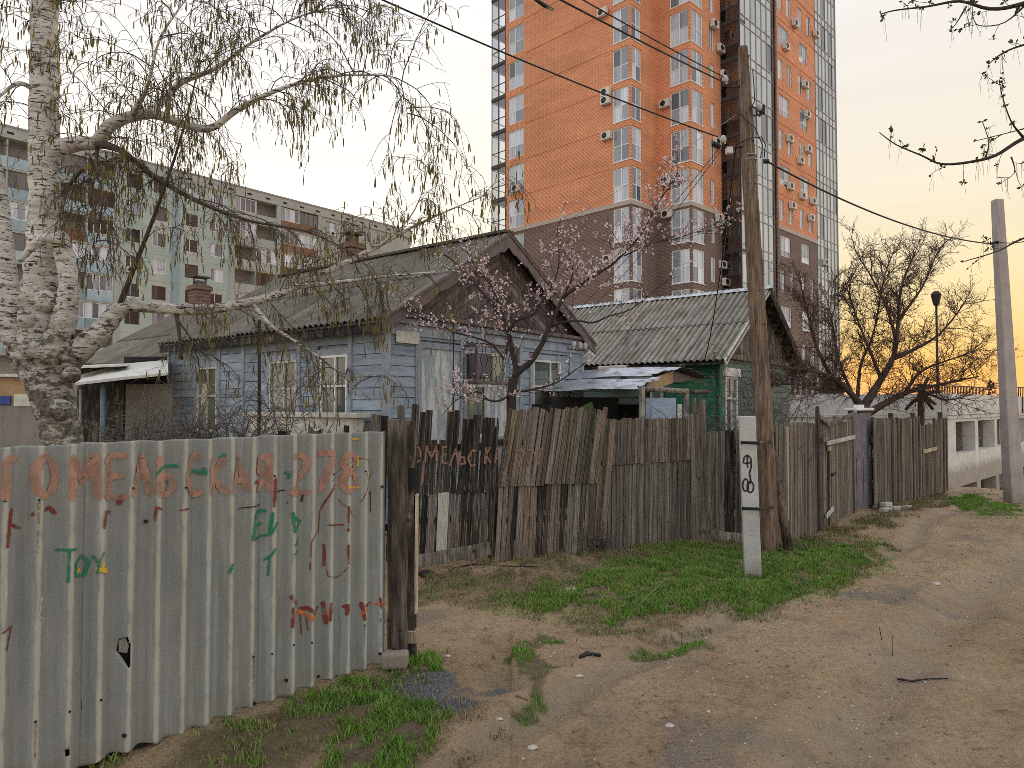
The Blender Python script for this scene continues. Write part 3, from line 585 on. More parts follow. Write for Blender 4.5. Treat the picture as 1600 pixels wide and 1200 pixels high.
# ------------------------------------------------------------------ planks
def plank_variants():
    r = []
    for k in range(7):
        mb = MB(); n = 4; tops = [1 - rr(0, .012) - (.02 if k == 2 and i < 2 else 0) - (.015 * i if k == 4 else 0) for i in range(n + 1)]
        rows = 5; b = []
        sway = [rr(-.06, .06) for _ in range(rows)]
        for y in (0, 1):
            for j in range(rows):
                z = j / (rows - 1)
                for i in range(n + 1):
                    x = i / n + sway[j] * .6 * math.sin(z * PI); zz = z if j < rows - 1 else tops[i]
                    mb.v.append((x, y + (.25 * sway[j] if 0 < j < rows - 1 else 0), zz))
        q = rows * (n + 1)
        for j in range(rows - 1):
            for i in range(n):
                a = j * (n + 1) + i; mb.f.append((a, a + 1, a + n + 2, a + n + 1)); mb.f.append((q + a, q + a + n + 1, q + a + n + 2, q + a + 1))
            a = j * (n + 1); mb.f.append((a, a + n + 1, q + a + n + 1, q + a)); a += n; mb.f.append((a, q + a, q + a + n + 1, a + n + 1))
        for i in range(n):
            a = (rows - 1) * (n + 1) + i; mb.f.append((a, a + 1, q + a + 1, q + a))
        r.append(mb)
    return r
PV = plank_variants(); PM = {}
def plank(parent, m, x, z, wd, h, th=.022, y=0, lean=0, tilt=0, name='plank'):
    k = random.randrange(len(PV)); key = (k, m.name)
    if key not in PM: PM[key] = PV[k].mesh('plank', m)
    return put(name, PM[key], parent, (x, y, z), (tilt, lean, 0), (wd, th, h))
def frame2(a, b):
    d = (b - a); return math.atan2(d.y, d.x), math.hypot(d.x, d.y)
def planks_row(R, x0, x1, z0, z1, mats, w0=.085, w1=.125, lean=0, lj=.6, zj=.015, y=0, topf=None, gap=.007, botf=None):
    x = x0
    while x < x1 - .03:
        wd = min(rr(w0, w1), x1 - x); t = topf(x) if topf else z1; bz = botf(x) if botf else z0
        plank(R, random.choice(mats), x, bz + rr(-zj, zj) * .5, wd - gap, t - bz + rr(-zj, zj), rr(.018, .026), y + rr(0, .008), math.radians(lean + rr(-lj, lj)))
        x += wd + (gap if random.random() < .8 else rr(.004, .014))
def g2(px, py): p = gp(px, py); return Vector((p.x, p.y, 0))
def fence_root(a, b, label, name='wooden_fence'):
    rz, ln = frame2(a, b); return root(name, a, rz, label, 'fence', None), ln
def rails(R, ln, zs, y=.03, m=None):
    for z in zs: bevel(MB().box(0, ln, y, y + .045, z - .04, z + .04).build('rail', m or W_DARK, R), .008)
def fposts(R, xs, h, y=.06, m=None):
    for x in xs: MB().tube([(x, y + .06, -.2), (x + rr(-.01, .01), y + .06, h * .5), (x + rr(-.02, .02), y + .06, h)], [.055, .052, .05], 8).build('post', m or W_DARK, R, True)

a = g2(772, 876); b = g2(1085, 842)
fd = (b - a).normalized(); aL = g2(648, 886) - fd * 1.9
# pickets behind the grey sheets
R, ln = fence_root(aL, g2(650, 886), 'row of uneven dark picket tops showing above the grey sheet fence')
planks_row(R, 0, ln, .1, 1.72, [W_DARK, W_GREY], .07, .13, 2, 2.5, .0, topf=lambda x: 1.56 + .22 * random.random() + (.12 if x > 1.25 else 0) + (.14 if x > 1.6 else 0), gap=.012); rails(R, ln, (.5, 1.3)); fposts(R, (.3,), 1.5)
# A: wet dark section with the painted street name
A0 = g2(646, 886); A1 = g2(774, 879); R, ln = fence_root(A0, A1, 'dark wet wooden fence section with dull red street name, broken at the bottom'); RA = R; LA = ln
planks_row(R, 0, ln, .9, 1.9, [W_DARK], .055, .10, 4, 1.2, .02, topf=lambda x: 1.93 if x < .16 else (1.55 if x < .30 else (1.94 if x < .52 else 1.82 + .02 * random.random())), botf=lambda x: .88)
planks_row(R, .0, ln * .99, .18, .92, [W_DARK, W_DARK, W_GREY], .06, .11, 3, 1.0, .02, y=.018, botf=lambda x: .14 + .1 * x / ln)
plank(R, W_PALE, ln * .27, .17, .13, .74, .02, -.008, math.radians(2))
bevel(MB().bar((-.02, -.03, .06), (ln * .62, -.03, .15), .035, .16).build('base_board', W_GREY, R)); bevel(MB().bar((ln * .63, -.03, .14), (ln * .93, -.03, .19), .03, .17).build('base_board', W_GREY, R)); rails(R, ln, (.55, 1.45)); fposts(R, (ln * .98,), 1.5)
# B: leaning brown section
B0 = g2(776, 878); B1 = g2(934, 866); R, ln = fence_root(B0, B1, 'brown wooden fence section whose boards all lean to the right, with painted house number'); RB = R; LB = ln
planks_row(R, .0, ln + .02, .95, 1.96, [W_BROWN, W_BROWN, W_BROWN, W_GREY, W_BROWN, W_GREY, W_DARK], .04, .09, 8.5, .8, .02, y=-.012)
planks_row(R, -.02, ln - .02, .0, .98, [W_GREY, W_BROWN, W_GREY, W_GREY, W_BROWN, W_GREY, W_DARK], .05, .10, 3.6, .9, .02, y=.014, botf=lambda x: -.03 + .02 * random.random()); rails(R, ln, (.5, 1.5), .05); fposts(R, (.0,), 1.7, .06)
# C
C0 = g2(934, 866); C1 = g2(1086, 842); R, ln = fence_root(C0, C1, 'grey wooden fence section of two rows of narrow boards behind the dry bush')
planks_row(R, .1, ln * .97, 1.17, 1.80, [W_GREY, W_BROWN, W_GREY], .04, .085, 2.5, .9, .012, y=-.012)
planks_row(R, .02, ln * .97, .0, 1.19, [W_GREY], .045, .09, 1.5, .9, .02, y=.012, botf=lambda x: -.04); rails(R, ln, (.5, 1.5), .045)
plank(R, W_BROWN, .02, .2, .09, 1.6, .03, -.03, math.radians(7)); plank(R, W_GREY, ln * .95, .0, .1, 1.85, .03, -.03, math.radians(.5)); plank(R, W_GREY, ln * 1.0, .9, .12, .95, .025, -.045, math.radians(-2)); plank(R, W_GREY, ln * .98, 1.2, .05, .9, .03, -.02, math.radians(.5)); fposts(R, (.12,), 1.6)
# D
D0 = g2(1088, 840); D1 = g2(1212, 852); R, ln = fence_root(D0, D1, 'dark grey wide board fence section with base board, left of the concrete stub')
planks_row(R, .0, ln, .1, 1.62, [W_GREY, W_DARK, W_GREY], .11, .16, 1, .5, .012, botf=lambda x: .1); plank(R, W_GREY, .02, .1, .14, 1.98, .03, -.03, 0)
bevel(MB().bar((-.05, -.03, .07), (ln, -.03, .04), .035, .15).build('base_board', W_GREY, R)); rails(R, ln, (.5, 1.3))
# E
E0 = g2(1208, 852); E1 = g2(1279, 829); R, ln = fence_root(E0, E1, 'grey narrow board fence section just right of the wooden utility pole')
planks_row(R, .0, ln, .08, 1.73, [W_GREY, W_BROWN, W_GREY], .045, .11, 1, .6, .02, botf=lambda x: -.02, topf=lambda x: 1.72 - .01 * x); rails(R, ln, (.5, 1.35)); plank(R, W_NEW, .42, .02, .05, 1.66, .035, -.035, math.radians(.6))
# wooden gate
G0 = g2(1280, 829); G1 = g2(1334, 802); rz, ln = frame2(G0, G1); R = root('wooden_gate', G0, rz, 'grey board gate with pale nailed battens beside the grey metal door', 'gate')
planks_row(R, .0, ln, .0, 1.7, [W_GREY, W_BROWN], .08, .13, .5, .5, .02, topf=lambda x: 1.82 - .12 * abs(math.sin(x / ln * 2 * PI)), botf=lambda x: .02)
for (x0, z0, x1, z1, m) in ((.0, 1.80, .52, 1.66, W_GREY), (.55, 1.66, ln, 1.83, W_GREY), (.05, 1.42, .52, 1.43, W_BROWN), (.4, 1.36, ln, 1.40, W_PALE), (.28, .18, .72, .27, W_PALE), (.45, 1.26, .6, 1.27, W_NEW)): bevel(MB().bar((x0, -.035, z0), (x1, -.035, z1), .03, .07).build('batten', m, R))
plank(R, W_DARK, .52, .02, .05, 1.4, .03, -.025, math.radians(.5)); plank(R, W_DARK, -.03, .0, .06, 1.98, .05, -.02)
MB().tube([(.62, -.05, .83), (.74, -.07, .86)], .025, 6).build('padlock', METAL_DK, R); rails(R, ln, (.5, 1.35))
# grey metal door
H0 = g2(1336, 801); H1 = g2(1363, 792); rz, ln = frame2(H0, H1); R = root('metal_gate', H0, rz, 'grey violet metal door in a dark frame with a white cap on top', 'gate')
bevel(MB().box(0, ln, 0, .05, .05, 1.83).build('door_leaf', GATE_M, R))
for x in (.12, .5, .86):
    bevel(MB().box(ln * x - .012, ln * x + .012, -.012, 0, .1, 1.0).build('rib', GATE_M, R), .003)
MB().box(-.06, -.005, .0, .08, 0, 1.88).build('post', METAL_DK, R); MB().box(ln + .01, ln + .3, .03, .12, 0, 1.75).build('post', METAL_DK, R)
bevel(MB().box(.0, ln * 1.02, -.06, .16, 1.88, 1.93).build('white_cap', WHITE, R), .01); bevel(MB().box(ln * .3, ln * .62, .0, .1, 1.93, 1.99).build('cap_block', WHITE, R), .01)
MB().tube([(ln * .88, -.06, .98), (ln * .88, -.06, 1.12)], .012, 6).build('handle', ALU, R); MB().box(ln * .86, ln * .93, -.012, 0, .9, 1.2).build('lock_plate', ALU, R)
for z in (.35, 1.3): MB().box(ln + .02, ln + .26, .0, .03, z, z + .05).build('hinge', ALU, R)
# F
F0 = g2(1368, 795); F1 = g2(1483, 767); R, ln = fence_root(F0, F1, 'grey brown board fence section between the metal door and the concrete garage')
planks_row(R, .0, ln, .0, 1.66, [W_GREY, W_BROWN, W_GREY, W_DARK], .05, .11, .6, .8, .02, topf=lambda x: 1.70 + .05 * random.random() - (.14 if .56 < x / ln < .76 else 0) - (.04 if x / ln > .8 else 0), botf=lambda x: .0, gap=.01); rails(R, ln, (.5, 1.3))
bevel(MB().bar((ln * .6, -.03, .98), (ln * .79, -.03, 1.02), .03, .08).build('batten', W_NEW, R)); fposts(R, (ln * .25, ln * .55, ln * .95), 1.82, .03)
# dull red street name on sections A and B
def wood_paint(R, p0, strokes, wd):
    M_ = Matrix.Rotation(-R.rotation_euler.z, 3, 'Z'); nn = Vector((-math.sin(R.rotation_euler.z), math.cos(R.rotation_euler.z), 0))
    for pts in strokes:
        mb = MB(); ribbon(mb, [(lambda q: (q.x, q.z))(M_ @ (on_plane(px, py, p0, nn) - p0)) for px, py in pts], wd, lambda x, z: (x, -.027 if R is RB else -.009, z)); mb.build('painted_letter_stroke', P_DULL, R)
wood_paint(RA, A0, [ell(651, 710, 6, 12, -90, 90, 10), [(664, 724), (666, 697), (674, 715), (682, 697), (682, 722)], [(691, 724), (692, 698), (699, 698)], [(691, 710), (698, 710)], [(691, 724), (699, 723)], [(702, 728), (712, 702), (716, 726)], [(719, 703), (719, 726), (726, 724), (725, 714), (720, 714)],
    [(745, 704), (737, 704), (731, 716), (736, 728), (743, 726)], [(757, 725), (760, 698)], [(766, 698), (759, 711), (767, 724)], [(663, 720), (660, 755)]], .026)
wood_paint(RB, B0, [[(772, 724), (776, 700), (781, 724)], [(774, 716), (780, 715)], [(808, 706), (813, 701), (818, 706), (814, 716), (808, 728), (814, 728)], [(822, 703), (832, 702), (826, 728)], [(836, 702), (834, 716), (842, 714)], [(844, 700), (840, 728)]], .026)
# ------------------------------------------------------------------ wall building in local frames (visible walls face -x or -y)
def wbox(mb, ax, c, u0, u1, z0, z1, d0, d1):
    return mb.box(u0, u1, c - d1, c - d0, z0, z1) if ax == 'y' else mb.box(c - d1, c - d0, u0, u1, z0, z1)
def wp(ax, c, u, z, d): return Vector((u, c - d, z)) if ax == 'y' else Vector((c - d, u, z))
def wall_holes(mb, ax, c, u0, u1, z0, z1, holes, depth=.2):
    us = sorted({u0, u1, *[x for h in holes for x in (h[0], h[1]) if u0 < x < u1]}); zs = sorted({z0, z1, *[x for h in holes for x in (h[2], h[3]) if z0 < x < z1]})
    for a, b in zip(us, us[1:]):
        for p, q in zip(zs, zs[1:]):
            m, r = (a + b) / 2, (p + q) / 2
            if any(h[0] < m < h[1] and h[2] < r < h[3] for h in holes): continue
            mb.add([wp(ax, c, a, p, 0), wp(ax, c, b, p, 0), wp(ax, c, b, q, 0), wp(ax, c, a, q, 0)], [(0, 1, 2, 3)])
    for h in holes:
        a, b, p, q = h[:4]; P = [(a, p), (b, p), (b, q), (a, q)]
        for i in range(4):
            (s, t), (s2, t2) = P[i], P[(i + 1) % 4]; mb.add([wp(ax, c, s, t, 0), wp(ax, c, s2, t2, 0), wp(ax, c, s2, t2, -depth), wp(ax, c, s, t, -depth)], [(0, 1, 2, 3)])
MC = {}
def cached(key, fn):
    if key not in MC: MC[key] = fn()
    return MC[key]
def window(parent, ax, c, u0, u1, z0, z1, us=(.5,), zs=(), fr=.06, d=-.12, frm=None, pm=None, name='window', mul=None):
    """frame part with one pane sub-part for each light"""
    frm = frm or WHITE; pm = pm or PANE; wd, h = u1 - u0, z1 - z0; mul = mul or fr * .8
    def mk():
        mb = MB(); wbox(mb, ax, 0, 0, wd, 0, fr, -.04, .03); wbox(mb, ax, 0, 0, wd, h - fr, h, -.04, .03); wbox(mb, ax, 0, 0, fr, fr, h - fr, -.04, .03); wbox(mb, ax, 0, wd - fr, wd, fr, h - fr, -.04, .03)
        for u in us: wbox(mb, ax, 0, wd * u - mul / 2, wd * u + mul / 2, fr, h - fr, -.035, .025)
        for z in zs: wbox(mb, ax, 0, fr, wd - fr, h * z - mul / 2, h * z + mul / 2, -.037, .022)
        return mb.mesh(name, frm)
    o = put(name, cached((ax, round(wd, 2), round(h, 2), us, zs, fr, frm.name, mul), mk), parent, wp(ax, c, u0, z0, d))
    ue = [0, *us, 1]; ze = [0, *zs, 1]
    for i in range(len(ue) - 1):
        for j in range(len(ze) - 1):
            a, b, p, q = wd * ue[i], wd * ue[i + 1], h * ze[j], h * ze[j + 1]
            put('pane', cached(('pane', ax, round(b - a, 2), round(q - p, 2), pm.name), lambda: wbox(MB(), ax, 0, 0, b - a, 0, q - p, -.012, -.004).mesh('pane', pm)), o, wp(ax, 0, a, p, 0))
    return o
def sheet_mesh(key, wd, ln, m, pit=.15, amp=.028, seg=8, sag=.01):
    def mk():
        mb = MB(); nx_ = max(2, int(wd / pit * seg)); ny_ = 4
        for j in range(ny_ + 1):
            for i in range(nx_ + 1):
                x = wd * i / nx_; y = ln * j / ny_; mb.v.append((x, y, amp * math.cos(2 * PI * x / pit) - sag * math.sin(PI * j / ny_)))
        for j in range(ny_):
            for i in range(nx_):
                a = j * (nx_ + 1) + i; mb.f.append((a, a + 1, a + nx_ + 2, a + nx_ + 1))
        e = len(mb.v)       # a lower lip so the sheet has an edge
        for i in range(nx_ + 1):
            v = mb.v[i]; mb.v.append((v[0], v[1] + .002, v[2] - .009))
        for i in range(nx_): mb.f.append((i, i + 1, e + i + 1, e + i))
        return mb.mesh('roof_sheet', m, True)
    return cached(('sheet', key), mk)
def roof_slope(parent, y0, y1, xe, ze, xr, zr, m, rows=2, side=-1, key='a'):
    """sheets from the eave line (xe, ze) to the ridge (xr, zr), along local y; side -1 faces -x"""
    dx, dz = xr - xe, zr - ze; ln = math.hypot(dx, dz); ux, uz = dx / ln, dz / ln; rl = ln / rows + .12; nc = max(1, round((y1 - y0) / 1.05)); sw = (y1 - y0) / nc
    me = sheet_mesh((key, round(sw, 2), round(rl, 2), m.name), sw + .07, rl, m)
    for r in range(rows):
        for c in range(nc):
            off = r * (ln / rows) - (.06 if r else 0) + rr(-.02, .02); lift = .018 * r + .008 * (c % 2) + rr(0, .006)
            ac = Vector((0, -1, 0)) if side < 0 else Vector((0, 1, 0)); upv = Vector((ux, 0, uz)); nn = ac.cross(upv)
            o = put('roof_sheet', me, parent); yy = y1 - c * sw if side < 0 else y0 + c * sw
            loc = Vector((xe, yy + (.035 if side < 0 else -.035), ze)) + upv * off + nn * lift
            j = Matrix.Rotation(rr(-.006, .006), 4, nn)
            o.matrix_local = Matrix.Translation(loc) @ j @ Matrix(((ac.x, upv.x, nn.x, 0), (ac.y, upv.y, nn.y, 0), (ac.z, upv.z, nn.z, 0), (0, 0, 0, 1)))
def clip(poly, a, b, c):     # keep a*x + b*z <= c
    o = []
    for i in range(len(poly)):
        p, q = poly[i], poly[(i + 1) % len(poly)]; f, g = a * p[0] + b * p[1] - c, a * q[0] + b * q[1] - c
        if f <= 0: o.append(p)
        if (f < 0) != (g < 0) and f != g:
            t = f / (f - g); o.append((p[0] + (q[0] - p[0]) * t, p[1] + (q[1] - p[1]) * t))
    return o
def boards(parent, ax, c, u0, u1, z0, z1, h, m, holes=(), d0=0, th=.022, name='board', jit=.004):
    z = z0
    while z < z1 - .02:
        t = min(z + h, z1); segs = [(u0, u1)]
        for (a, b, p, q) in holes:
            if p < t - .03 and q > z + .03:
                n_ = []
                for s, e in segs:
                    if b <= s or a >= e: n_.append((s, e)); continue
                    if a > s + .02: n_.append((s, a))
                    if b < e - .02: n_.append((b, e))
                segs = n_
        for s, e in segs:
            wd, hh = round(e - s, 3), round(t - z - .007, 3)
            def mk(wd=wd, hh=hh):
                mb = MB(); K = 5; sl = .012
                for k in range(K + 1):
                    x = wd * k / K; w1 = rr(-.002, .002)
                    mb.v += [wp(ax, 0, x, 0 + w1, 0), wp(ax, 0, x, 0 + w1, th + sl), wp(ax, 0, x, hh + w1, th), wp(ax, 0, x, hh + w1, 0)]
                for k in range(K):
                    for i in range(4): mb.f.append((k * 4 + i, k * 4 + (i + 1) % 4, k * 4 + 4 + (i + 1) % 4, k * 4 + 4 + i))
                mb.f += [(0, 1, 2, 3), (K * 4 + 3, K * 4 + 2, K * 4 + 1, K * 4)]
                return mb.mesh(name, m)
            put(name, cached(('board', ax, wd, hh, m.name), mk), parent, wp(ax, c, s, z, d0 + rr(0, jit)))
        z = t

HRZ = math.atan2(.784, .621)
# ------------------------------------------------------------------ blue house
HW, HL, WZ, EZ, RZ = 5.6, 7.0, 3.40, 3.40, 5.12
HO = Vector((-1.97, 11.0, 0))
hs = root('blue_house', HO, HRZ, 'small blue painted plank house with brown gable and old corrugated roof', 'house')
def hy(px): r = (px - 800) / F; return (HO.x - HO.y * r) / (.784 + .621 * r)
def hx(px): r = (px - 800) / F; return (HO.y * r - HO.x) / (.621 - .784 * r)
core = MB(); core.box(.03, HW - .03, .03, HL, -.1, WZ); core.build('wall_core', BLUE_T, hs)
lw = [(hy(546), hy(503), 1.45, 2.82), (hy(466), hy(424), 1.45, 2.78), (hy(342), hy(311), 1.45, 2.76)]
gw = [(hx(655), hx(719), 1.3, 2.92), (hx(722), hx(788), 1.4, 2.95), (hx(830), hx(874), 1.55, 2.9)]
for hset, ax, cuts in ((lw, 'x', [0, .0, hy(546) - .06, hy(466) - .06, hy(382), hy(342) - .06, HL]), (gw, 'y', [0, hx(650), hx(722) - .05, hx(812), hx(890), HW])):
    cuts = sorted(set(cuts))
    for a, b in zip(cuts, cuts[1:]):
        if b - a > .08: boards(hs, ax, 0, a + .03, b - .03, .1, WZ - .12, rr(.165, .185), BLUE, [(h[0] - .1, h[1] + .1, h[2] - .1, h[3] + .1) for h in hset])
    for u in cuts: bevel(wbox(MB(), ax, 0, u - .05 if u else -.055, u + .05, 0, WZ - .1, .0, .055 if u else .06).build('corner_board' if u in (0, HL, HW) else 'pilaster', BLUE_T, hs), .006)
    for h in hset:      # casings
        cs = MB(); e = .1; wbox(cs, ax, 0, h[0] - e, h[0], h[2] - e, h[3] + e, 0, .06); wbox(cs, ax, 0, h[1], h[1] + e, h[2] - e, h[3] + e, 0, .06); wbox(cs, ax, 0, h[0], h[1], h[3], h[3] + e, 0, .06); wbox(cs, ax, 0, h[0], h[1], h[2] - e, h[2], 0, .08)
        cs.build('window_casing', BLUE_T, hs)
window(hs, 'x', 0, *lw[0], (.45,), (.62,), .045, .022, WHITE, PANE_O); window(hs, 'x', 0, *lw[1], (.45,), (.62,), .04, .022, OFFW, PANE_O); window(hs, 'x', 0, *lw[2], (.5,), (.55,), .045, .022, OFFW, PANE_O)
window(hs, 'y', 0, *gw[2], (.62,), (.6,), .05, .022, OFFW, PANE_O); window(hs, 'y', 0, *gw[1], (.5,), (.6,), .06, .022, OFFW, PANE_O)
bevel(wbox(MB(), 'y', 0, gw[0][0], gw[0][1], gw[0][2], gw[0][3], .0, .035).build('boarded_window_panel', PEEL, hs), .004)
bevel(wbox(MB(), 'y', 0, gw[1][0] + .55, gw[1][1], 1.35, 2.35, .03, .05).build('white_board', PEEL, hs), .004)
bevel(MB().box(-.45, -.12, 0.2, 3.4, 1.78, 1.86).build('white_ledge', OFFW, hs), .01); bevel(MB().box(-.40, -.17, 0.3, 3.2, 1.1, 1.78).build('ledge_panel', OFFW, hs), .01)
# frieze, cornice mouldings
for z0, z1, d in ((WZ - .30, WZ - .12, .06), (WZ - .12, WZ - .02, .12), (WZ - .02, WZ + .05, .2)):
    bevel(wbox(MB(), 'y', 0, -.14, HW + .14, z0, z1, 0, d).build('cornice_board', BLUE_T if z0 < WZ - .05 else W_GABLE, hs), .01)
bevel(wbox(MB(), 'x', 0, .06, HL, WZ - .12, WZ + .02, 0, .05).build('frieze_board', BLUE_T, hs), .006)
bevel(wbox(MB(), 'y', 0, hx(614), hx(650), 2.97, 3.16, .06, .075).build('number_plate', OFFW, hs), .004)
# gable boards in chevrons
tri = [(-.02, WZ + .05), (HW + .02, WZ + .05), (HW / 2, RZ - .08)]; sl = (RZ - WZ) / (HW / 2)
for side in (0, 1):
    nn = Vector((sl, 1)).normalized() if side else Vector((-sl, 1)).normalized(); half = clip(tri, 1, 0, HW / 2 + .0) if not side else clip(tri, -1, 0, -HW / 2)
    ds = [nn.x * p[0] + nn.y * p[1] for p in half]; t = min(ds)
    while t < max(ds):
        pl = clip(clip(half, nn.x, nn.y, t + .105), -nn.x, -nn.y, -t)
        if len(pl) >= 3: MB().prism([wp('y', 0, p[0], p[1], 0) for p in pl], (0, -.012 - rr(0, .012), 0), (0, .02, 0)).build('gable_board', W_GABLE, hs)
        t += .112
MB().prism([V(p[0], .05, p[1]) for p in tri], (0, 0, 0), (0, .05, 0)).build('gable_backing', DARKIN, hs)
sx = (RZ - EZ) / (HW / 2); EX = -.26; EZ2 = EZ - .26 * sx; GO = -.22
roof = root('roof', (0, 0, 0)); roof.parent = hs
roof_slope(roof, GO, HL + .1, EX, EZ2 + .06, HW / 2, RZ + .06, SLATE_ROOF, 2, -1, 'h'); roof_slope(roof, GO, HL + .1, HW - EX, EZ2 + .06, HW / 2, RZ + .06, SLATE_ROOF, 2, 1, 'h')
for s in (0, 1):
    X0 = EX if not s else HW - EX; p0 = V(X0, 0, EZ2 + .0); p1 = V(HW / 2, 0, RZ - .0)
    MB().prism([p0, p1, p1 + V(0, 0, .025), p0 + V(0, 0, .025)], (0, GO + .05, 0), (0, HL, 0)).build('roof_decking', W_DARK, roof)
    K = 40; pl = []      # carved barge boards with a scalloped lower edge
    for i in range(K + 1): pl.append(p0.lerp(p1, i / K) + V(0, 0, .04))
    low = [p0.lerp(p1, i / K) + V(0, 0, -.13 - .05 * abs(math.sin(i / K * PI * 5)) - (.06 if i > K - 3 else 0)) for i in range(K + 1)]
    MB2 = MB()
    for i in range(K): MB2.prism([pl[i], pl[i + 1], low[i + 1], low[i]], (0, GO - .01, 0), (0, GO + .02, 0))
    MB2.build('barge_board', BARGE, roof)
    MB().bar(p0 + V(0, GO + .05, .06), p1 + V(0, GO + .05, .06), .16, .035).build('rake_trim', BARGE, roof)
MB().bar((HW / 2, GO - .02, RZ + .1), (HW / 2, HL + .1, RZ + .1), .26, .05).build('ridge_cap', TIN_DK, roof)
bevel(MB().box(EX + .02, EX + .05, GO + .05, HL, EZ2 - .13, EZ2 + .02).build('fascia_board', W_DARK, roof), .004)
# barred cage round the gable window
cg = root('window_cage', (0, 0, 0)); cg.parent = hs
ca0, ca1, cz0, cz1, cdp = gw[1][0] + .0, gw[1][1] - .02, 2.38, 3.02, .34
fr_ = MB()
for u in (ca0, ca1):
    for z in (cz0, cz1): fr_.bar(wp('y', 0, u, z, .03), wp('y', 0, u, z, cdp), .04, .04)
    fr_.bar(wp('y', 0, u, cz0, cdp), wp('y', 0, u, cz1, cdp), .04, .04, (0, 1, 0))
for z in (cz0, cz1): fr_.bar(wp('y', 0, ca0, z, cdp), wp('y', 0, ca1, z, cdp), .04, .04)
fr_.build('cage_frame', BARGE, cg)
grid = MB()
for k in range(1, 9):
    u = ca0 + (ca1 - ca0) * k / 9; grid.tube([wp('y', 0, u + .035 * math.sin(i * PI / 2 + k * PI), cz0 + (cz1 - cz0) * i / 8, cdp) for i in range(9)], .006, 4)
tag(grid.build('cage_mesh', METAL_DK, cg), kind='stuff')
bevel(wbox(MB(), 'y', 0, ca0 + .08, ca0 + .5, 2.46, 2.9, .08, .26).build('boxed_unit', GATE_M, cg), .02)
for k, (px, py) in enumerate(((883, 506), (893, 507), (901, 507))):      # porcelain insulators on the gable corner
    x = hx(px); MB().tube([wp('y', 0, x, 3.18, .22), wp('y', 0, x, 3.22, .22), wp('y', 0, x, 3.30, .22), wp('y', 0, x, 3.33, .22)], [.04, .055, .05, .02], 8).build('insulator', PORC, hs, True)
    MB().tube([wp('y', 0, x, 3.2, .02), wp('y', 0, x, 3.15, .16), wp('y', 0, x, 3.19, .22)], .009, 5).build('insulator_hook', METAL_DK, hs)
# annex behind the house, lower roof
ax_ = root('annex_house', HO + Vector((-.784, .621, 0)) * (HL + .12), HRZ, 'lower rear extension of the blue house with its own corrugated roof', 'house')
MB().box(.1, HW - .1, 0, 5.2, -.1, WZ - .45).build('wall', RUSTW, ax_)
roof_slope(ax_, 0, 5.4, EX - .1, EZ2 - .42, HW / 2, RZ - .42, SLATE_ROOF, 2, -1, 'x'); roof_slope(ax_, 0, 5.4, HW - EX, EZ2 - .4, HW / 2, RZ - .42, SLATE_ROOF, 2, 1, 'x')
MB().prism([V(0, 0, WZ - .5), V(HW, 0, WZ - .5), V(HW / 2, 0, RZ - .5)], (0, .05, 0), (0, 5.3, 0)).build('attic_core', W_DARK, ax_)
MB().bar((HW / 2, 0, RZ - .36), (HW / 2, 5.4, RZ - .36), .24, .05).build('ridge_cap', OFFW, ax_)
def chimney(px, py, wpx, Y, h, label):
    p = at(px, py, Y); R = root('chimney', p, HRZ, label, 'chimney'); wd = wpx / F * Y
    bevel(MB().box(-wd / 2, wd / 2, -wd / 2, wd / 2, -h, 0).build('shaft', BR_RED, R), .01); bevel(MB().box(-wd * .6, wd * .6, -wd * .6, wd * .6, -.16, -.04).build('collar', BR_RED, R), .01); MB().box(-wd * .3, wd * .3, -wd * .3, wd * .3, -.02, .12).build('pot', TIN_DK, R)
    for s in (-1, 1): MB().box(s * wd * .4 - .02, s * wd * .4 + .02, -.02, .02, 0, .22).build('cowl_leg', TIN_DK, R)
    MB().box(-wd * .55, wd * .55, -wd * .4, wd * .4, .22, .26).build('cowl', TIN_DK, R)
chimney(312, 446, 24, 20.3, 1.2, 'small brick chimney with metal cowl on the lower rear roof'); chimney(550, 380, 26, 17.9, 1.6, 'square red brick chimney behind the ridge of the blue house roof')

# entrance lean-to at the left of the house
pr = root('porch_shelter', at(200, 700, 14.2) * 1, 0, 'dark open entrance shelter with white edged canopy left of the blue house', 'shelter')
po = pr.location.copy(); pr.location = (po.x, po.y, 0); po = pr.location.copy()
def pl_(px, py, Y): return at(px, py, Y) - po
MB().prism([pl_(118, 602, 13.6), pl_(195, 593, 13.4), pl_(263, 586, 13.6), pl_(262, 566, 15.2), pl_(190, 572, 15.4), pl_(116, 592, 15.4)], (0, 0, 0), (0, 0, .05)).build('canopy', OFFW, pr)
MB().prism([pl_(114, 576, 14.6), pl_(200, 572, 14.6), pl_(200, 570, 17), pl_(114, 574, 17)], (0, 0, 0), (0, 0, .04)).build('upper_canopy', OFFW, pr)
MB().tube([pl_(162, 597, 13.7), V(pl_(162, 597, 13.7).x, pl_(162, 597, 13.7).y, -.1)], .055, 12).build('pipe_post', plain('blue grey pipe', (.13, .17, .19), .5, .3), pr, True)
MB().tube([pl_(127, 608, 14.2), V(pl_(127, 608, 14.2).x, pl_(127, 608, 14.2).y, -.1)], .03, 10).build('pipe_post', plain('pale pipe', (.25, .27, .27), .5, .3), pr, True)
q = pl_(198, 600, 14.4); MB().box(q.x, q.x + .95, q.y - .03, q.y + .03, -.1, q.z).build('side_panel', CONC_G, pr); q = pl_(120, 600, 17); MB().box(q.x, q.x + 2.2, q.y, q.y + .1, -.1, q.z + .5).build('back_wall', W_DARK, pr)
q = pl_(236, 600, 15.4); MB().box(q.x - .6, q.x + .5, q.y, q.y + .1, -.1, q.z + .6).build('dark_door', DARKIN, pr)
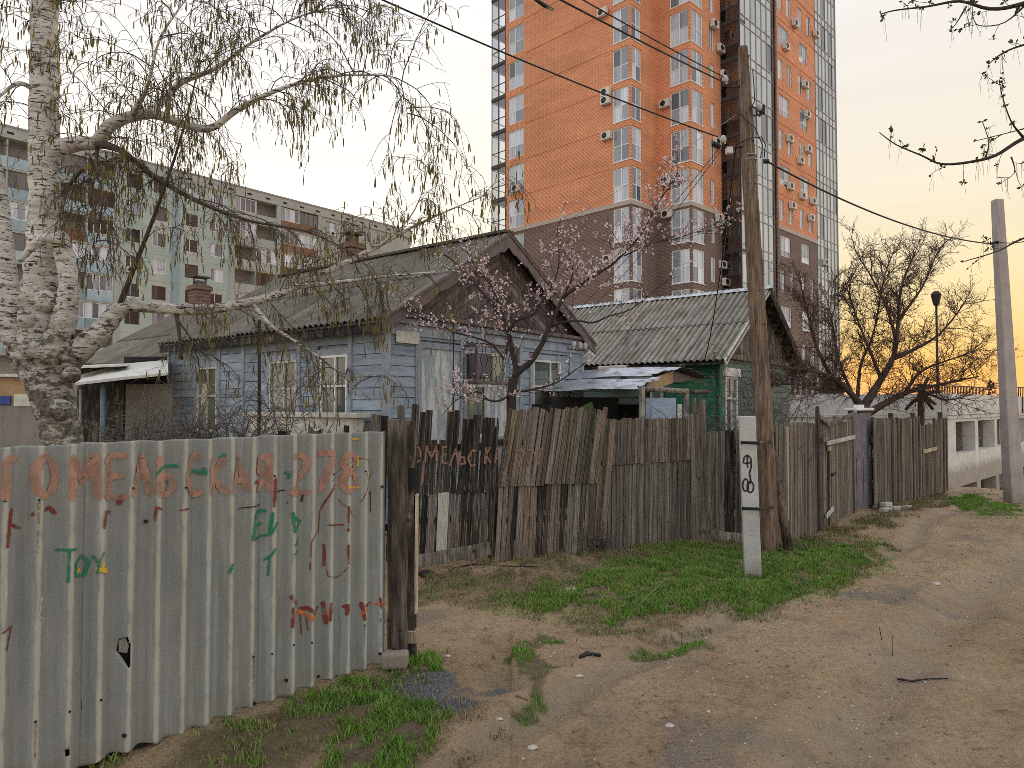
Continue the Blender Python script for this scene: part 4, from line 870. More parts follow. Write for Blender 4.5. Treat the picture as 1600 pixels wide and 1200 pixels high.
# yard wall at far left
q = at(-60, 660, 11.5); R = root('yard_wall', (q.x, q.y, 0), .1, 'grey concrete yard wall with brown board above it, behind the birch trunk', 'wall')
bevel(MB().box(-1.5, 1.6, 0, .12, -.1, 1.98).build('wall_panel', CONC_G, R), .01); bevel(MB().box(-1.5, 1.1, .02, .1, 1.98, 2.42).build('brown_board', PLY, R), .006); bevel(MB().box(-1.6, 1.2, -.1, .5, 2.44, 2.49).build('white_edge', OFFW, R), .006)
bevel(MB().box(-.2, .75, -.03, .0, 1.99, 2.13).build('blue_strip', plain('blue plastic', (.03, .06, .28), .5), R), .004); bevel(MB().box(.8, 1.2, -.02, .03, 1.96, 2.16).build('white_scrap', OFFW, R), .004)

# ------------------------------------------------------------------ green house
GOg = Vector((4.70, 16.0, 0)); gW, gL, gWZ, gRZ = 5.05, 7.0, 3.18, 4.86
gh_ = root('green_house', GOg, HRZ, 'small green painted house with mossy corrugated roof and grey plank gable', 'house')
MB().box(.03, gW - .03, .03, gL, -.1, gWZ).build('wall_core', GREENG, gh_)
gwin = [(1.35, 2.35, 1.4, 2.9)]
boards(gh_, 'x', 0, .06, 1.3, .1, gWZ - .05, .16, GREEN); boards(gh_, 'x', 0, 2.0, 6.9, .1, gWZ - .05, .16, GREENG); boards(gh_, 'y', 0, .06, gW, .1, gWZ - .05, .16, GREENG, [(.25, 1.05, 1.1, 2.7)])
window(gh_, 'x', 0, 1.36, 1.98, 1.8, 3.1, (.5,), (.6,), .06, .03, OFFW, PANE_O); window(gh_, 'y', 0, .28, 1.02, 1.2, 2.65, (.5,), (.65,), .06, .03, WHITE, PANE_O)
bevel(wbox(MB(), 'y', 0, .18, 1.12, 2.65, 2.85, 0, .1).build('window_head', WHITE, gh_), .01)
bevel(wbox(MB(), 'y', 0, -.04, .1, 0, gWZ, 0, .05).build('corner_board', GREEN, gh_), .006)
gs = (gRZ - gWZ) / (gW / 2); roof2 = root('roof', (0, 0, 0)); roof2.parent = gh_
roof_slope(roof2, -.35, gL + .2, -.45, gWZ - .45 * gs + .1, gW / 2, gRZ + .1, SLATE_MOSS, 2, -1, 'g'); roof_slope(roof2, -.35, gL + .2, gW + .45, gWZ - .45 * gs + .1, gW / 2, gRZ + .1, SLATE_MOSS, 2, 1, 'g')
MB().prism([V(gW / 2 - .16, 0, gRZ + .06), V(gW / 2, 0, gRZ + .17), V(gW / 2 + .16, 0, gRZ + .06), V(gW / 2, 0, gRZ + .10)], (0, -.4, 0), (0, gL + .2, 0)).build('ridge_cap', TIN, roof2)
for s in (0, 1):
    X0 = -.45 if not s else gW + .45; p0 = V(X0, 0, gWZ - .45 * gs); p1 = V(gW / 2, 0, gRZ)
    MB().bar(p0 + V(0, -.33, .03), p1 + V(0, -.33, .03), .03, .14).build('barge_board', OFFW if not s else W_DARK, roof2); MB().prism([p0, p1, p1 + V(0, 0, .03), p0 + V(0, 0, .03)], (0, -.3, 0), (0, gL, 0)).build('roof_decking', W_DARK, roof2)
x = -.02
tri = [(-.05, gWZ - .02), (gW + .05, gWZ - .02), (gW / 2, gRZ - .03)]
while x < gW:
    pl = clip(clip(tri, 1, 0, x + .125), -1, 0, -x)
    if len(pl) >= 3: MB().prism([wp('y', 0, p[0], p[1], 0) for p in pl], (0, -.03 - rr(0, .012), 0), (0, -.005, 0)).build('gable_board', W_GREY, gh_)
    x += .135
MB().prism([V(p[0], .03, p[1]) for p in tri], (0, 0, 0), (0, .05, 0)).build('gable_backing', DARKIN, gh_)
bevel(wbox(MB(), 'y', 0, -.3, gW + .3, gWZ - .12, gWZ, 0, .1).build('eave_board', W_BROWN, gh_), .01)
bevel(wbox(MB(), 'x', 0, 2.1, 2.9, 2.55, 2.95, .02, .5).build('wall_box', ACW, gh_), .02)

# tin shelter between the houses
ts = root('tin_shelter', V(at(1000, 640, 13.2).x, 13.2, 0), HRZ, 'open shelter with pale tin roof and round posts between the two houses', 'shelter')
MI = Matrix.Rotation(-HRZ, 3, 'Z'); to = ts.location.copy()
def tl(px, py, Y): return MI @ (at(px, py, Y) - to)
e0 = tl(991, 609, 12.9); rg = tl(1066, 573, 14.0); e1 = tl(1112, 590, 15.2)
bk = V(0, 5.0, 0)
def wavy(name, a, b, back, n, m, parent, amp=.014):
    mb = MB(); K = n * 6; J = 6
    for j in range(J + 1):
        for i in range(K + 1):
            p = a.lerp(b, i / K) + back * (j / J); nn = (b - a).cross(back).normalized(); mb.v.append(p + nn * (amp * math.cos(2 * PI * i / 6)) + V(0, 0, .02 * math.sin(j * 2.1 + i * .13)) + (V(0, -.05, 0) * math.sin(i * .7) if j == 0 else V(0, 0, 0)))
    for j in range(J):
        for i in range(K): q = j * (K + 1) + i; mb.f.append((q, q + 1, q + K + 2, q + K + 1))
    o = mb.build(name, m, parent, True); s_ = o.modifiers.new('t', 'SOLIDIFY'); s_.thickness = .004; return o
wavy('roof_sheet', e0, e0.lerp(rg, .55), bk, 6, TIN, ts); wavy('roof_sheet', e0.lerp(rg, .5) + V(0, .25, .03), rg, bk - V(0, .25, 0), 6, TIN, ts); wavy('roof_sheet', rg, e1, bk, 7, TIN_DK, ts)
for px, Y, t in ((1003, 13.0, 605), (1072, 13.6, 607)):
    p = tl(px, t, Y); MB().tube([V(p.x, p.y, -.1), p], .06, 10).build('post', W_GREY, ts, True)
MB().tube([tl(1003, 607, 13.0), tl(1075, 612, 13.6)], .05, 10).build('cross_beam', W_GREY, ts, True); MB().tube([tl(1075, 612, 13.6), tl(1105, 612, 13.9)], .04, 8).build('cross_beam', W_BROWN, ts, True)
MB().prism([e0.lerp(rg, .45) + V(0, .2, -.02), rg + V(0, .2, -.08), rg + V(0, .2, -.32), e0.lerp(rg, .45) + V(0, .2, -.25)], (0, 0, 0), (0, .03, 0)).build('gable_plywood', PLY, ts)
MB().prism([rg + V(0, .2, -.08), e1 + V(0, .2, -.05), rg + V(0, .2, -.30)], (0, 0, 0), (0, .03, 0)).build('gable_plywood', BARGE, ts)
MB().box(-.6, 2.0, 1.6, 1.7, -.1, 2.15).build('back_wall', DARKIN, ts); MB().box(-.7, -.6, 1.6, 5.2, -.1, 2.0).build('side_wall', DARKIN, ts); MB().box(2.0, 2.1, .6, 3.2, -.1, 2.0).build('side_wall', W_DARK, ts)  # near-black panels added to paint in the shade under the roof
q = at(1033, 660, 13.3); R = root('blue_door', (q.x, q.y, 0), .15, 'pale blue panelled door leaning under the tin shelter', 'door')
bevel(MB().box(-.3, .3, 0, .05, .1, 2.12).build('door_leaf', DOORB, R), .008)
for z0, z1 in ((.3, 1.0), (1.15, 1.95)): bevel(MB().box(-.2, .2, -.02, .0, z0, z1).build('door_panel', DOORB, R), .01)
bevel(MB().box(.33, .42, .0, .07, .0, 2.0).build('door_jamb', OFFW, R), .008)
q = at(918, 640, 12.6); R = root('green_tarpaulin', (q.x, q.y, 0), 0, 'folded dark green tarpaulin under the tin shelter', 'tarpaulin'); MB().add([(-.15, 0, 1.2), (.35, .1, 1.2), (.1, .2, 2.05), (-.2, .15, 1.9), (-.15, .3, 0), (.35, .4, 0), (.4, -.1, 0), (-.2, -.1, 0)], [(0, 1, 2, 3), (0, 1, 6, 7), (1, 5, 6), (2, 3, 4, 5), (1, 2, 5), (0, 3, 4, 7)]).build('cloth', mat('tarpaulin', (.03, .06, .012), (.07, .12, .03), (1, 1, 1), 4, .7, .4, .05), R)
# ------------------------------------------------------------------ brick tower
TO = Vector((8.7, 51.0, 0)); TRZ = PI / 4
tw = root('apartment_tower', TO, TRZ, 'tall orange and brown brick apartment tower with corner windows and glazed loggias', 'building')
TT = 47.0; BZ = 16.75; FLO = [(16.6 + 3 * k - 2.5, 16.6 + 3 * k) for k in range(-3, 10)]
segs = [('x', 0, 0, 13.07, [(0, 1.62, a, b) for a, b in FLO] + [(10.9, 12.75, a, b - .1) for a, b in FLO]),
        ('y', 0, 0, 3.5, [(0, 1.38, a, b) for a, b in FLO]),
        ('x', 3.5, -2.9, 0, [(-2.9, -1.15, a, b) for a, b in FLO]),
        ('y', -2.9, 3.5, 8.0, [(3.5, 5.3, a, b) for a, b in FLO] + [(6.25, 6.95, a + .35, b - .25) for a, b in FLO])]
WIDE = [(15.0, 17.0), (19.2, 21.0)]; NARR = [(14.9, 15.75), (16.7, 17.55), (19.0, 19.85), (20.9, 21.75)]
wing = []
for k, (a, b) in enumerate(FLO):
    for u0, u1 in (WIDE if k % 2 else NARR): wing.append((u0, u1, a + .45, b - .3))
segs.append(('y', -4.45, 14.25, 22.65, wing))
for nm, z0, z1, m in (('brown_brick_wall', -2, BZ, BR_BN), ('orange_brick_wall', BZ, TT, BR_OR)):
    for ax, c, u0, u1, hol in segs:
        mb = MB(); wall_holes(mb, ax, c, u0, u1, z0, z1, [(h[0], h[1], max(h[2], z0), min(h[3], z1)) for h in hol if h[2] < z1 - .1 and h[3] > z0 + .1], .18); mb.build(nm, m, tw)
for ax, c, u0, u1, hol in segs:
    mb = MB(); wbox(mb, ax, c, u0 - (.06 if ax == 'x' else 0), u1, BZ - .02, BZ + .3, .0, .06); mb.build('stone_band', BAND, tw)
    for (a, b) in FLO[4:]:
        if u1 - u0 > 5: wbox(MB(), ax, c, u0 + (1.7 if hol and hol[0][0] == u0 else .02), u1 - .02 if ax == 'y' else 10.8, b + .13, b + .21, .0, .035).build('brick_course', BR_OR, tw)
body = MB(); body.box(.5, 27.2, .5, 12.9, -2, TT - .2).box(4.1, 27.2, -2.5, .5, -2, TT - .2).box(9.0, 27.2, -3.9, -2.5, -2, TT - .2); body.build('dark_core', DARKIN, tw)
MB().box(0.02, 27.6, -4.4, 13.05, TT - .1, TT + .4).build('parapet_slab', SLAB, tw); MB().box(.05, 27.6, 13.0, 13.07, -2, TT - .15).build('rear_wall', BR_OR, tw); MB().box(27.6, 27.65, -4.45, 13.0, -2, TT - .15).build('rear_wall', BR_OR, tw)
def corner_window(cx, cy, lu, ru, a, b):
    """two lights round each side of a convex brick corner"""
    h = b - a; e = .08
    def mk():
        mb = MB()
        for z0, z1 in ((0, e), (h - e, h), (h * .46, h * .46 + e * .8)): mb.box(.06, .12, 0.12, lu, z0, z1).box(.12, ru, .06, .12, z0, z1)
        mb.box(.04, .17, .04, .17, 0.002, h - .002)
        for u in (lu - e, lu * .52): mb.box(.055, .115, u, u + e, .003, h - .003)
        for u in (ru - e, ru * .52): mb.box(u, u + e, .055, .115, .003, h - .003)
        return mb.mesh('corner_window', WHITE)
    o = put('corner_window', cached(('cw', lu, ru), mk), tw, (cx, cy, a))
    for z0, z1 in ((e, h * .46), (h * .46 + e * .8, h - e)):
        for u0, u1 in ((.17, lu * .52), (lu * .52 + e, lu - e)): put('pane', cached(('cpx', round(u1 - u0, 2), round(z1 - z0, 2)), lambda: MB().box(0, .01, 0, u1 - u0, 0, z1 - z0).mesh('pane', PANE)), o, (.085, u0, z0))
        for u0, u1 in ((.17, ru * .52), (ru * .52 + e, ru - e)): put('pane', cached(('cpy', round(u1 - u0, 2), round(z1 - z0, 2)), lambda: MB().box(0, u1 - u0, 0, .01, 0, z1 - z0).mesh('pane', PANE)), o, (u0, .085, z0))
    put('sill', cached(('csill', lu, ru), lambda: MB().box(-.05, .06, -.05, lu, -.06, 0).box(.06, ru, -.05, .06, -.06, 0).mesh('sill', WHITE)), o, (0, 0, 0))
for a, b in FLO:
    corner_window(0, 0, 1.62, 1.38, a, b); corner_window(3.5, -2.9, 1.75, 1.8, a, b)
    window(tw, 'x', 0, 10.9, 12.75, a, b - .1, (.58,), (.44,), .07, -.1)
    window(tw, 'y', -2.9, 6.25, 6.95, a + .35, b - .25, (.5,), (), .07, -.1)
    # projecting see-through balconies on the left corner
    R_ = MB().box(0, 1.9, 13.1, 14.9, a - .3, a - .08).build('balcony_slab', DKFR, tw)
    fr = MB()
    for y in (13.12, 13.98, 14.83): fr.box(.02, .08, y, y + .06, 0, 2.72)
    for z in (.0, 1.05, 2.66): fr.box(.02, .08, 13.18, 14.83, z, z + .06).box(.08, 1.84, 14.83, 14.89, z, z + .06)
    fr.box(1.8, 1.86, 14.83, 14.89, 0, 2.72).box(.9, .96, 14.83, 14.89, .06, 2.66)
    f = put('balcony_frame', cached('balcfr', lambda: fr.mesh('balcony_frame', DKFR)), tw, (0, 0, a - .08))
    for z0, z1 in ((.06, 1.05), (1.11, 2.66)):
        for y0 in (13.18, 14.04): put('pane', cached(('bp', z0), lambda: MB().box(.045, .052, 0, .79, z0, z1).mesh('pane', GLASS)), f, (0, y0, 0))
        put('pane', cached(('bp2', z0), lambda: MB().box(.08, .9, 14.855, 14.862, z0, z1).mesh('pane', GLASS)), f)
    # dark loggia beside the curtain wall
    MB().box(8.0, 9.0, -4.45, -2.9, a - .32, a - .05).build('loggia_slab', DKFR, tw)
    lf = MB()
    for y in (-4.45, -3.7, -2.96): lf.box(8.0, 8.06, y, y + .06, 0, 2.7)
    for z in (0., .95, 1.0, 2.64): lf.box(8.003, 8.057, -4.39, -2.96, z, z + .05)
    for y0 in (-4.39, -3.64):
        for s in (0, 1): lf.bar((8.03, y0, .05 + .9 * s), (8.03, y0 + .69, .05 + .9 * (1 - s)), .02, .02)
    f = put('loggia_frame', cached('logfr', lambda: lf.mesh('loggia_frame', DKFR)), tw, (0, 0, a - .05))
    for y0 in (-4.38, -3.63): put('pane', cached('lgp', lambda: MB().box(8.02, 8.03, 0, .66, 1.06, 2.63).mesh('pane', GLASS)), f, (0, y0, 0))
    put('loggia_back_wall', cached('lgb', lambda: MB().box(8.85, 8.9, -4.4, -2.92, 0, 2.6).mesh('loggia_back_wall', BRNG)), tw, (0, 0, a)); 
    # curtain walls
    for u0, u1, n, fm in ((8.08, 13.7, 6, ALU), (22.68, 27.6, 6, ALU)):
        cw = (u1 - u0) / n; fr = MB()
        for i in range(n + 1): wbox(fr, 'y', 0, i * cw - .035 + (.035 if i == 0 else 0), i * cw + .035 - (.035 if i == n else 0), 0, 3.0, -.03, .05)
        for z in (0, .72): wbox(fr, 'y', 0, .0, u1 - u0, z, z + .07, -.032, .045)
        f = put('glazing_frame', cached(('gf', round(u0)), lambda: fr.mesh('glazing_frame', fm)), tw, (u0, -4.45, a - .42))
        for i in range(n):
            dk = random.random() < .13
            put('pane', cached(('cwp', round(u0), dk), lambda: wbox(MB(), 'y', 0, .035, cw - .035, .79, 3.0, -.02, -.008).mesh('pane', PANE_D if dk else PANE_C)), f, (i * cw, 0, 0))
            put('spandrel', cached(('cws', round(u0)), lambda: wbox(MB(), 'y', 0, .035, cw - .035, .07, .72, -.02, -.008).mesh('spandrel', PANE_C)), f, (i * cw, 0, 0))
for u0, u1, a, b in wing: window(tw, 'y', -4.45, u0, u1, a, b, (.5,) if u1 - u0 > 1.2 else (.55,), (.3,) if u1 - u0 > 1.2 else (), .07, -.1)
MB().box(13.72, 14.22, -4.40, -4.0, -2, TT).build('dark_strip', BR_BN, tw); MB().box(13.66, 13.75, -4.50, -4.35, -2, TT).build('corner_mullion', DKFR, tw); MB().box(8.02, 8.12, -4.52, -4.4, -2, TT).build('corner_mullion', DKFR, tw); MB().box(14.2, 14.45, -4.56, -4.46, -2, TT).build('brick_pier', BR_BN, tw)
MB().box(27.58, 27.68, -4.52, -4.4, -2, TT).build('corner_mullion', ALU, tw)
# air conditioners
acm = {'casing': MB().box(-.42, .42, -.36, -.06, 0, .58).mesh('casing', ACW),
       'fan_grille': MB().tube([(-.1, -.362, .29), (-.1, -.385, .29)], [.23, .22], 14).mesh('fan_grille', METAL_DK),
       'bracket': MB().box(-.34, -.3, -.38, 0, -.05, 0).box(.3, .34, -.38, 0, -.05, 0).mesh('bracket', ALU)}
faces = {'L': ('x', 0), 'K': ('x', 3.5), 'M': ('y', -2.9), 'R': ('y', -4.45)}
FWORD = {'L': 'the wide left face', 'K': 'the inner corner face', 'M': 'the strip left of the loggias', 'R': 'the right wing'}
ORD = ['topmost', 'second highest', 'third highest', 'fourth highest', 'fifth highest', 'sixth highest', 'seventh highest', 'eighth highest', 'ninth highest', 'tenth highest', 'eleventh highest', 'twelfth highest', 'thirteenth highest', 'fourteenth highest', 'fifteenth highest']
ACL = {'L': [(944, 20), (949, 144), (949, 157), (950, 212), (809, 293), (953, 404)], 'K': [(1041, 162), (1043, 281), (1044, 334)],
       'M': [(1113, 38), (1123, 76), (1128, 117), (1117, 222), (1121, 341), (1134, 349), (1126, 413), (1131, 440)],
       'R': [(1239, 36), (1272, 52), (1225, 72), (1255, 131), (1258, 178), (1231, 216), (1260, 232), (1248, 250), (1232, 290), (1251, 305), (1267, 313), (1235, 320), (1264, 339), (1287, 408)]}
RM = Matrix.Rotation(TRZ, 3, 'Z')
for key, lst in ACL.items():
    ax, c = faces[key]; p = TO + RM @ (V(c, 0, 0) if ax == 'x' else V(0, c, 0)); n = RM @ (V(1, 0, 0) if ax == 'x' else V(0, 1, 0))
    for i, (px, py) in enumerate(sorted(lst, key=lambda q: q[1])):
        q = on_plane(px, py + 7, p, n); R = root('air_conditioner', q, TRZ if ax == 'y' else TRZ - PI / 2, f'white air conditioner, {ORD[i]} on {FWORD[key]} of the tower', 'air conditioner', 'air conditioners on the brick tower')
        for nm, me in acm.items(): put(nm, me, R)

# ------------------------------------------------------------------ long panel block at the left
BO = Vector((-46.5, 64.0, 0)); bd = Vector((.628, .778, 0)); BRZ = math.atan2(.778, .628)
bl = root('panel_apartment_block', BO, BRZ, 'long mint and grey nine storey panel apartment block with loggias behind the birch', 'building')
BF = [1.0 + 2.85 * k for k in range(9)]; BTOP = 27.6
mods = [(-14, -3, 'P', MINT), (-3, 3.2, 'L', BLUEP), (3.2, 4.2, 'S', MINT), (4.2, 9.4, 'L', BLUEP), (9.4, 9.95, 'C', PANELG), (9.95, 15.3, 'P', MINT), (15.3, 16.0, 'C', BLUEP), (16.0, 21.9, 'P', MINT), (21.9, 22.5, 'C', PANELG), (22.5, 28.0, 'L', PANELG), (28.0, 28.5, 'C', PANELG), (28.5, 34.0, 'L', BRNG), (34.0, 34.6, 'C', PANELG), (34.6, 40.4, 'P', PANELG), (40.4, 41, 'C', PANELG), (41, 46, 'P', PANELG), (46, 50.2, 'S', PANELG)]
for (u0, u1, ty, m) in mods:
    if ty == 'C': MB().box(u0, u1, -.12, .2, -1, BTOP - 1.0).build('pilaster', m, bl); continue
    hol = []
    if ty == 'P':
        n = max(1, round((u1 - u0) / 2.9)); st = (u1 - u0) / n
        for z in BF[2:]:
            for i in range(n): c = u0 + st * (i + .5); hol.append((c - .75, c + .75, z + .85, z + 2.35))
    wm = m if m not in (BLUEP, BRNG) else MINT
    if ty in 'PS':
        mb = MB(); wall_holes(mb, 'y', 0, u0, u1, -1, BTOP - 1.0, hol, .15); mb.build('wall_panel', wm, bl)
        for h in hol: window(bl, 'y', 0, *h, (.36,), (), .07, -.1, WHITE if random.random() < .88 else BRNG, PANE if random.random() < .6 else PANE_D)
        for z in BF[1:]: MB().box(u0 + .02, u1 - .02, -.015, .02, z - .03, z + .03).build('panel_joint', PANELG if wm is MINT else SLAB, bl)
    else:
        st = (u1 - u0) / 2
        for z in BF[2:]:
            MB().box(u0, u1, -.1, 1.2, z - .12, z + .08).build('loggia_slab', PANELG, bl)
            for i in range(2):
                a, b = u0 + st * i, u0 + st * (i + 1); pmm = m if random.random() < .88 else random.choice([BRNG, PANELG, BLUEP]); MB().box(a + .05, b - .05, -.14, -.06, z + .08, z + 1.08).build('balcony_panel', pmm, bl)
                t = random.random()
                if t < .72: window(bl, 'y', 0, a + .05, b - .05, z + 1.1, z + 2.7, (.25, .5, .75), (), .07, -.02, WHITE if t < .55 else BRNG, PANE if t < .45 else PANE_D)
            MB().box((u0 + u1) / 2 - .06, (u0 + u1) / 2 + .06, -.05, 1.2, z + .08, z + 2.73).build('loggia_divider', PANELG, bl)
        MB().box(u0 - .05, u0 + .04, -.11, 1.2, 6, BTOP - 1).build('loggia_side', PANELG, bl); MB().box(u0, u1, 1.2, 1.3, -1, BTOP - 1).build('loggia_back', SLAB, bl)
MB().box(-14, 50.2, 1.32, 12, -1, BTOP - .6).build('block_core', PANELG, bl); MB().box(-14, 50.35, -.16, 1.3, BTOP - 1.0, BTOP).build('attic_wall', PANELG, bl); MB().box(-14.1, 50.45, -.22, 12.1, BTOP, BTOP + .18).build('roof_edge', SLAB, bl)
for k in range(26): MB().box(-12 + k * 2.4, -11.45 + k * 2.4, -.19, -.165, BTOP - .62, BTOP - .42).build('attic_vent', DARKIN, bl)
for i, (u, fl_) in enumerate(((11.0, 5), (20.9, 4), (36.2, 8), (39.0, 7), (43.6, 8))):
    p = BO + bd * u + V(0, 0, BF[fl_] + .5); R = root('air_conditioner', p, BRZ, f'small air conditioner, {["leftmost", "second from left", "third from left", "fourth from left", "rightmost"][i]} on the long panel block', 'air conditioner', 'air conditioners on the panel block')
    for nm, me in acm.items(): put(nm, me, R)

# ------------------------------------------------------------------ concrete garage at the right
GG = Vector((12.35, 20.0, 0)); gr = root('concrete_garage', GG, PI / 4, 'pale raw concrete parking garage with square openings at the end of the lane', 'building')
hol = [(.9 + 2.75 * i, 3.25 + 2.75 * i, .55, 1.50) for i in range(6)] + [(1.1 + 2.75 * i, 3.35 + 2.75 * i, -1.6, -.42) for i in range(6)]
mb = MB(); wall_holes(mb, 'y', 0, 0, 18, -2.4, 1.68, hol, .35); mb.build('facade_wall', CONC_W, gr)
mb = MB(); wall_holes(mb, 'x', 0, 0, 9, -2.4, 1.68, [], .3); mb.build('side_wall', CONC_W, gr)
for i in range(7): bevel(MB().box(-.06 + 2.75 * i if i else -.08, 2.69 + 2.75 * i, -.08, .12, 1.70, 2.32).build('parapet_panel', CONC_W, gr), .015)
for i in range(4): bevel(MB().box(-.08, .12, .13 + 2.4 * i, 2.5 + 2.4 * i, 1.70, 2.32).build('parapet_panel', CONC_W, gr), .015)
MB().box(-.05, 18, -.05, 12, 1.6, 1.69).build('roof_slab', CONC_W, gr); MB().box(0, 18, .3, 12, -.3, .0).build('floor_slab', CONC_W, gr); MB().box(.3, 18, 4.0, 4.2, -2.4, 1.6).build('inner_wall', CONC_G, gr)
for i in range(6): MB().box(2.3 + 2.75 * i, 2.7 + 2.75 * i, 1.2, 1.6, -2.4, 1.6).build('inner_column', CONC_W, gr)
MB().box(-.1, 9.5, 11.9, 12.1, -2.4, 1.6).build('rear_wall', CONC_W, gr)
def railing(name, a, b, zb, h, sp, m, label):
    rz, ln = frame2(a, b); R = root(name, V(a.x, a.y, zb), rz, label, 'railing'); MB().box(0, ln, -.02, .02, h - .04, h).build('top_rail', m, R); MB().box(0, ln, -.02, .02, .1, .13).build('bottom_rail', m, R)
    me = MB().box(-.012, .012, -.012, .012, 0.0, h - .04).mesh('baluster', m); x = 0
    while x <= ln: put('baluster', me, R, (x, 0, 0)); x += sp
ra = at(1480, 600, 26); rb = at(1700, 600, 29); railing('roof_railing', V(at(1440, 600, 25).x, 25, 0), V(at(1538, 600, 29).x, 29, 0), 1.69, 1.05, .16, METAL_DK, 'dark thin railing along the garage roof behind the bare tree')
railing('roof_railing', V(at(1570, 600, 26.5).x, 26.5, 0), V(at(1680, 600, 30).x, 30, 0), 1.69, 1.0, .16, METAL_DK, 'short dark railing on the garage roof right of the concrete pole')
q = at(1248, 622, 26); R = root('striped_hoarding', V(q.x, q.y, 0), .1, 'red and white striped board barrier above the concrete wall', 'barrier')
for i in range(14): MB().box(-.62 + i * .11, -.52 + i * .11, 0, .03, 1.7, 3.0 + .05 * (i % 3)).build('slat', RUSTW if i % 2 else PANELG, R)
MB().box(-.7, .95, -.04, 0, 1.62, 1.72).build('bottom_rail', METAL_DK, R)
q = at(1300, 618, 27); R = root('teal_container', V(q.x, q.y, 0), .1, 'dull teal metal container above the concrete wall beside the striped barrier', 'container'); bevel(MB().box(-.45, .45, 0, .7, 1.2, 2.6).build('body', mat('teal paint', (.06, .14, .17), (.1, .2, .23)), R), .03); MB().box(-.47, .47, -.03, 0, 2.45, 2.63).build('lid', METAL_DK, R)
# lamp on the garage roof
q = at(1466, 640, 24); R = root('street_lamp', V(q.x, q.y, 0), 0, 'thin dark lamp post with lantern head seen through the bare tree', 'lamp post'); hz = at(1466, 478, 24).z
MB().tube([(0, 0, 0), (0, 0, hz)], [.05, .035], 8).build('post', METAL_DK, R, True); MB().tube([(0, 0, hz), (0, 0, hz + .06), (0, 0, hz + .4), (0, 0, hz + .5)], [.06, .1, .17, .08], 6).build('lantern', METAL_DK, R)
# far poplar
q = at(1549, 618, 70); R = root('poplar_tree', V(q.x, q.y, -1.5), 0, 'tiny dark poplar on the horizon beside the concrete pole', 'tree'); MB().tube([(0, 0, 0), (0, 0, 4)], [.15, .05], 6).build('trunk', BARKB, R)
mb = MB()
for _ in range(260):
    z = rr(1.5, 6.0); a = rr(0, 2 * PI); r = .75 * math.sin((z - 1.2) / 5 * PI) * rr(.3, 1); c = V(math.cos(a) * r, math.sin(a) * r, z); e = V(rr(-1, 1), rr(-1, 1), rr(-1, 1)) * .3; f_ = V(rr(-1, 1), rr(-1, 1), rr(-1, 1)) * .3; mb.add([c, c + e, c + f_], [(0, 1, 2)])
mb.build('crown', BARKB, R)

# ------------------------------------------------------------------ poles
pbase = gp(1201, 866, -.05); PY = pbase.y; ptop = at(1160, 72, PY)
up_ = root('utility_pole', V(pbase.x, pbase.y, 0), 0, 'old brown wooden utility pole leaning left, wired to a concrete stub', 'utility pole')
pv = lambda px, py, dy=0: at(px, py, PY + dy) - up_.location
K = 26; path = [pv(1205 + 0, 866).lerp(pv(1200, 790), i / 4) for i in range(4)]
ctr = [(1203, 862, 13), (1200, 790, 14), (1196, 700, 13.5), (1188, 560, 13), (1180, 430, 12.3), (1172, 290, 11.3), (1166, 180, 10), (1162, 100, 8.3), (1161, 74, 7)]
pts = []; rads = []
for (a, b) in zip(ctr, ctr[1:]):
    for i in range(5): t = i / 5; pts.append(pv(a[0] + (b[0] - a[0]) * t + rr(-.5, .5), a[1] + (b[1] - a[1]) * t)); rads.append((a[2] + (b[2] - a[2]) * t) / F * PY)
pts.append(pv(1161, 74)); rads.append(7 / F * PY); pts[0].z = -.15
MB().tube(pts, rads, 18, True, .02).build('pole', W_POLE, up_, True)
for _ in range(14):
    i = random.randrange(6, len(pts) - 2); a = rr(-2.6, -.5); p = pts[i] + V(math.cos(a), math.sin(a), 0) * rads[i] * .95; MB().tube([p, p + V(math.cos(a), math.sin(a), .1) * .018], [.014, .008], 6).build('knot', W_DARK, up_)
for (px, py, sgn) in ((1133, 128, -1), (1130, 222, -1), (1187, 172, 1)):     # hooks with porcelain insulators
    p = pv(px, py, -.05); q = pv(1164 if py < 200 else 1168, py + 6)
    MB().tube([q, q.lerp(p, .6) + V(0, 0, -.06), p + V(0, 0, -.06), p], .011, 6).build('hook', METAL_DK, up_, True); MB().tube([p + V(0, 0, -.02), p + V(0, 0, .02), p + V(0, 0, .06), p + V(0, 0, .09)], [.03, .045, .04, .02], 10).build('insulator', PORC, up_, True)
p = pv(1120, 228, -.02); MB().tube([p + V(-.06, 0, .04), p + V(.05, 0, -.02)], .035, 8).build('cable_clamp', METAL_DK, up_); p = pv(1140, 236, -.02)
bevel(MB().box(p.x - .05, p.x + .04, p.y - .04, p.y + .04, p.z - .04, p.z + .05).build('junction_box', ACW, up_), .008)
p = pv(1191, 172, -.05); MB().tube([p + V(0, 0, -.05), p + V(.005, 0, .06)], .04, 10).build('cable_joint', METAL_DK, up_); p = pv(1197, 252, -.06); MB().tube([p + V(-.035, 0, 0), p + V(.035, 0, 0)], .032, 10).build('cable_joint', METAL_DK, up_)
for z in (244, 251):
    c = pv(1171, z); MB().tube([c + V(math.cos(a) * .098, math.sin(a) * .098, 0) for a in [i * PI / 8 for i in range(17)]], .009, 5, False).build('pole_band', ALU, up_, True)
MB().tube([pv(1176, 110, -.1), pv(1178, 135, -.12), pv(1179, 158, -.1), pv(1172, 172, -.1)], .008, 5).build('loop_cable', WIREM, up_, True); MB().tube([pv(1150, 226, -.1), pv(1172, 216, -.14), pv(1190, 214, -.12), pv(1196, 226, -.12), pv(1194, 246, -.1)], .008, 5).build('loop_cable', WIREM, up_, True)
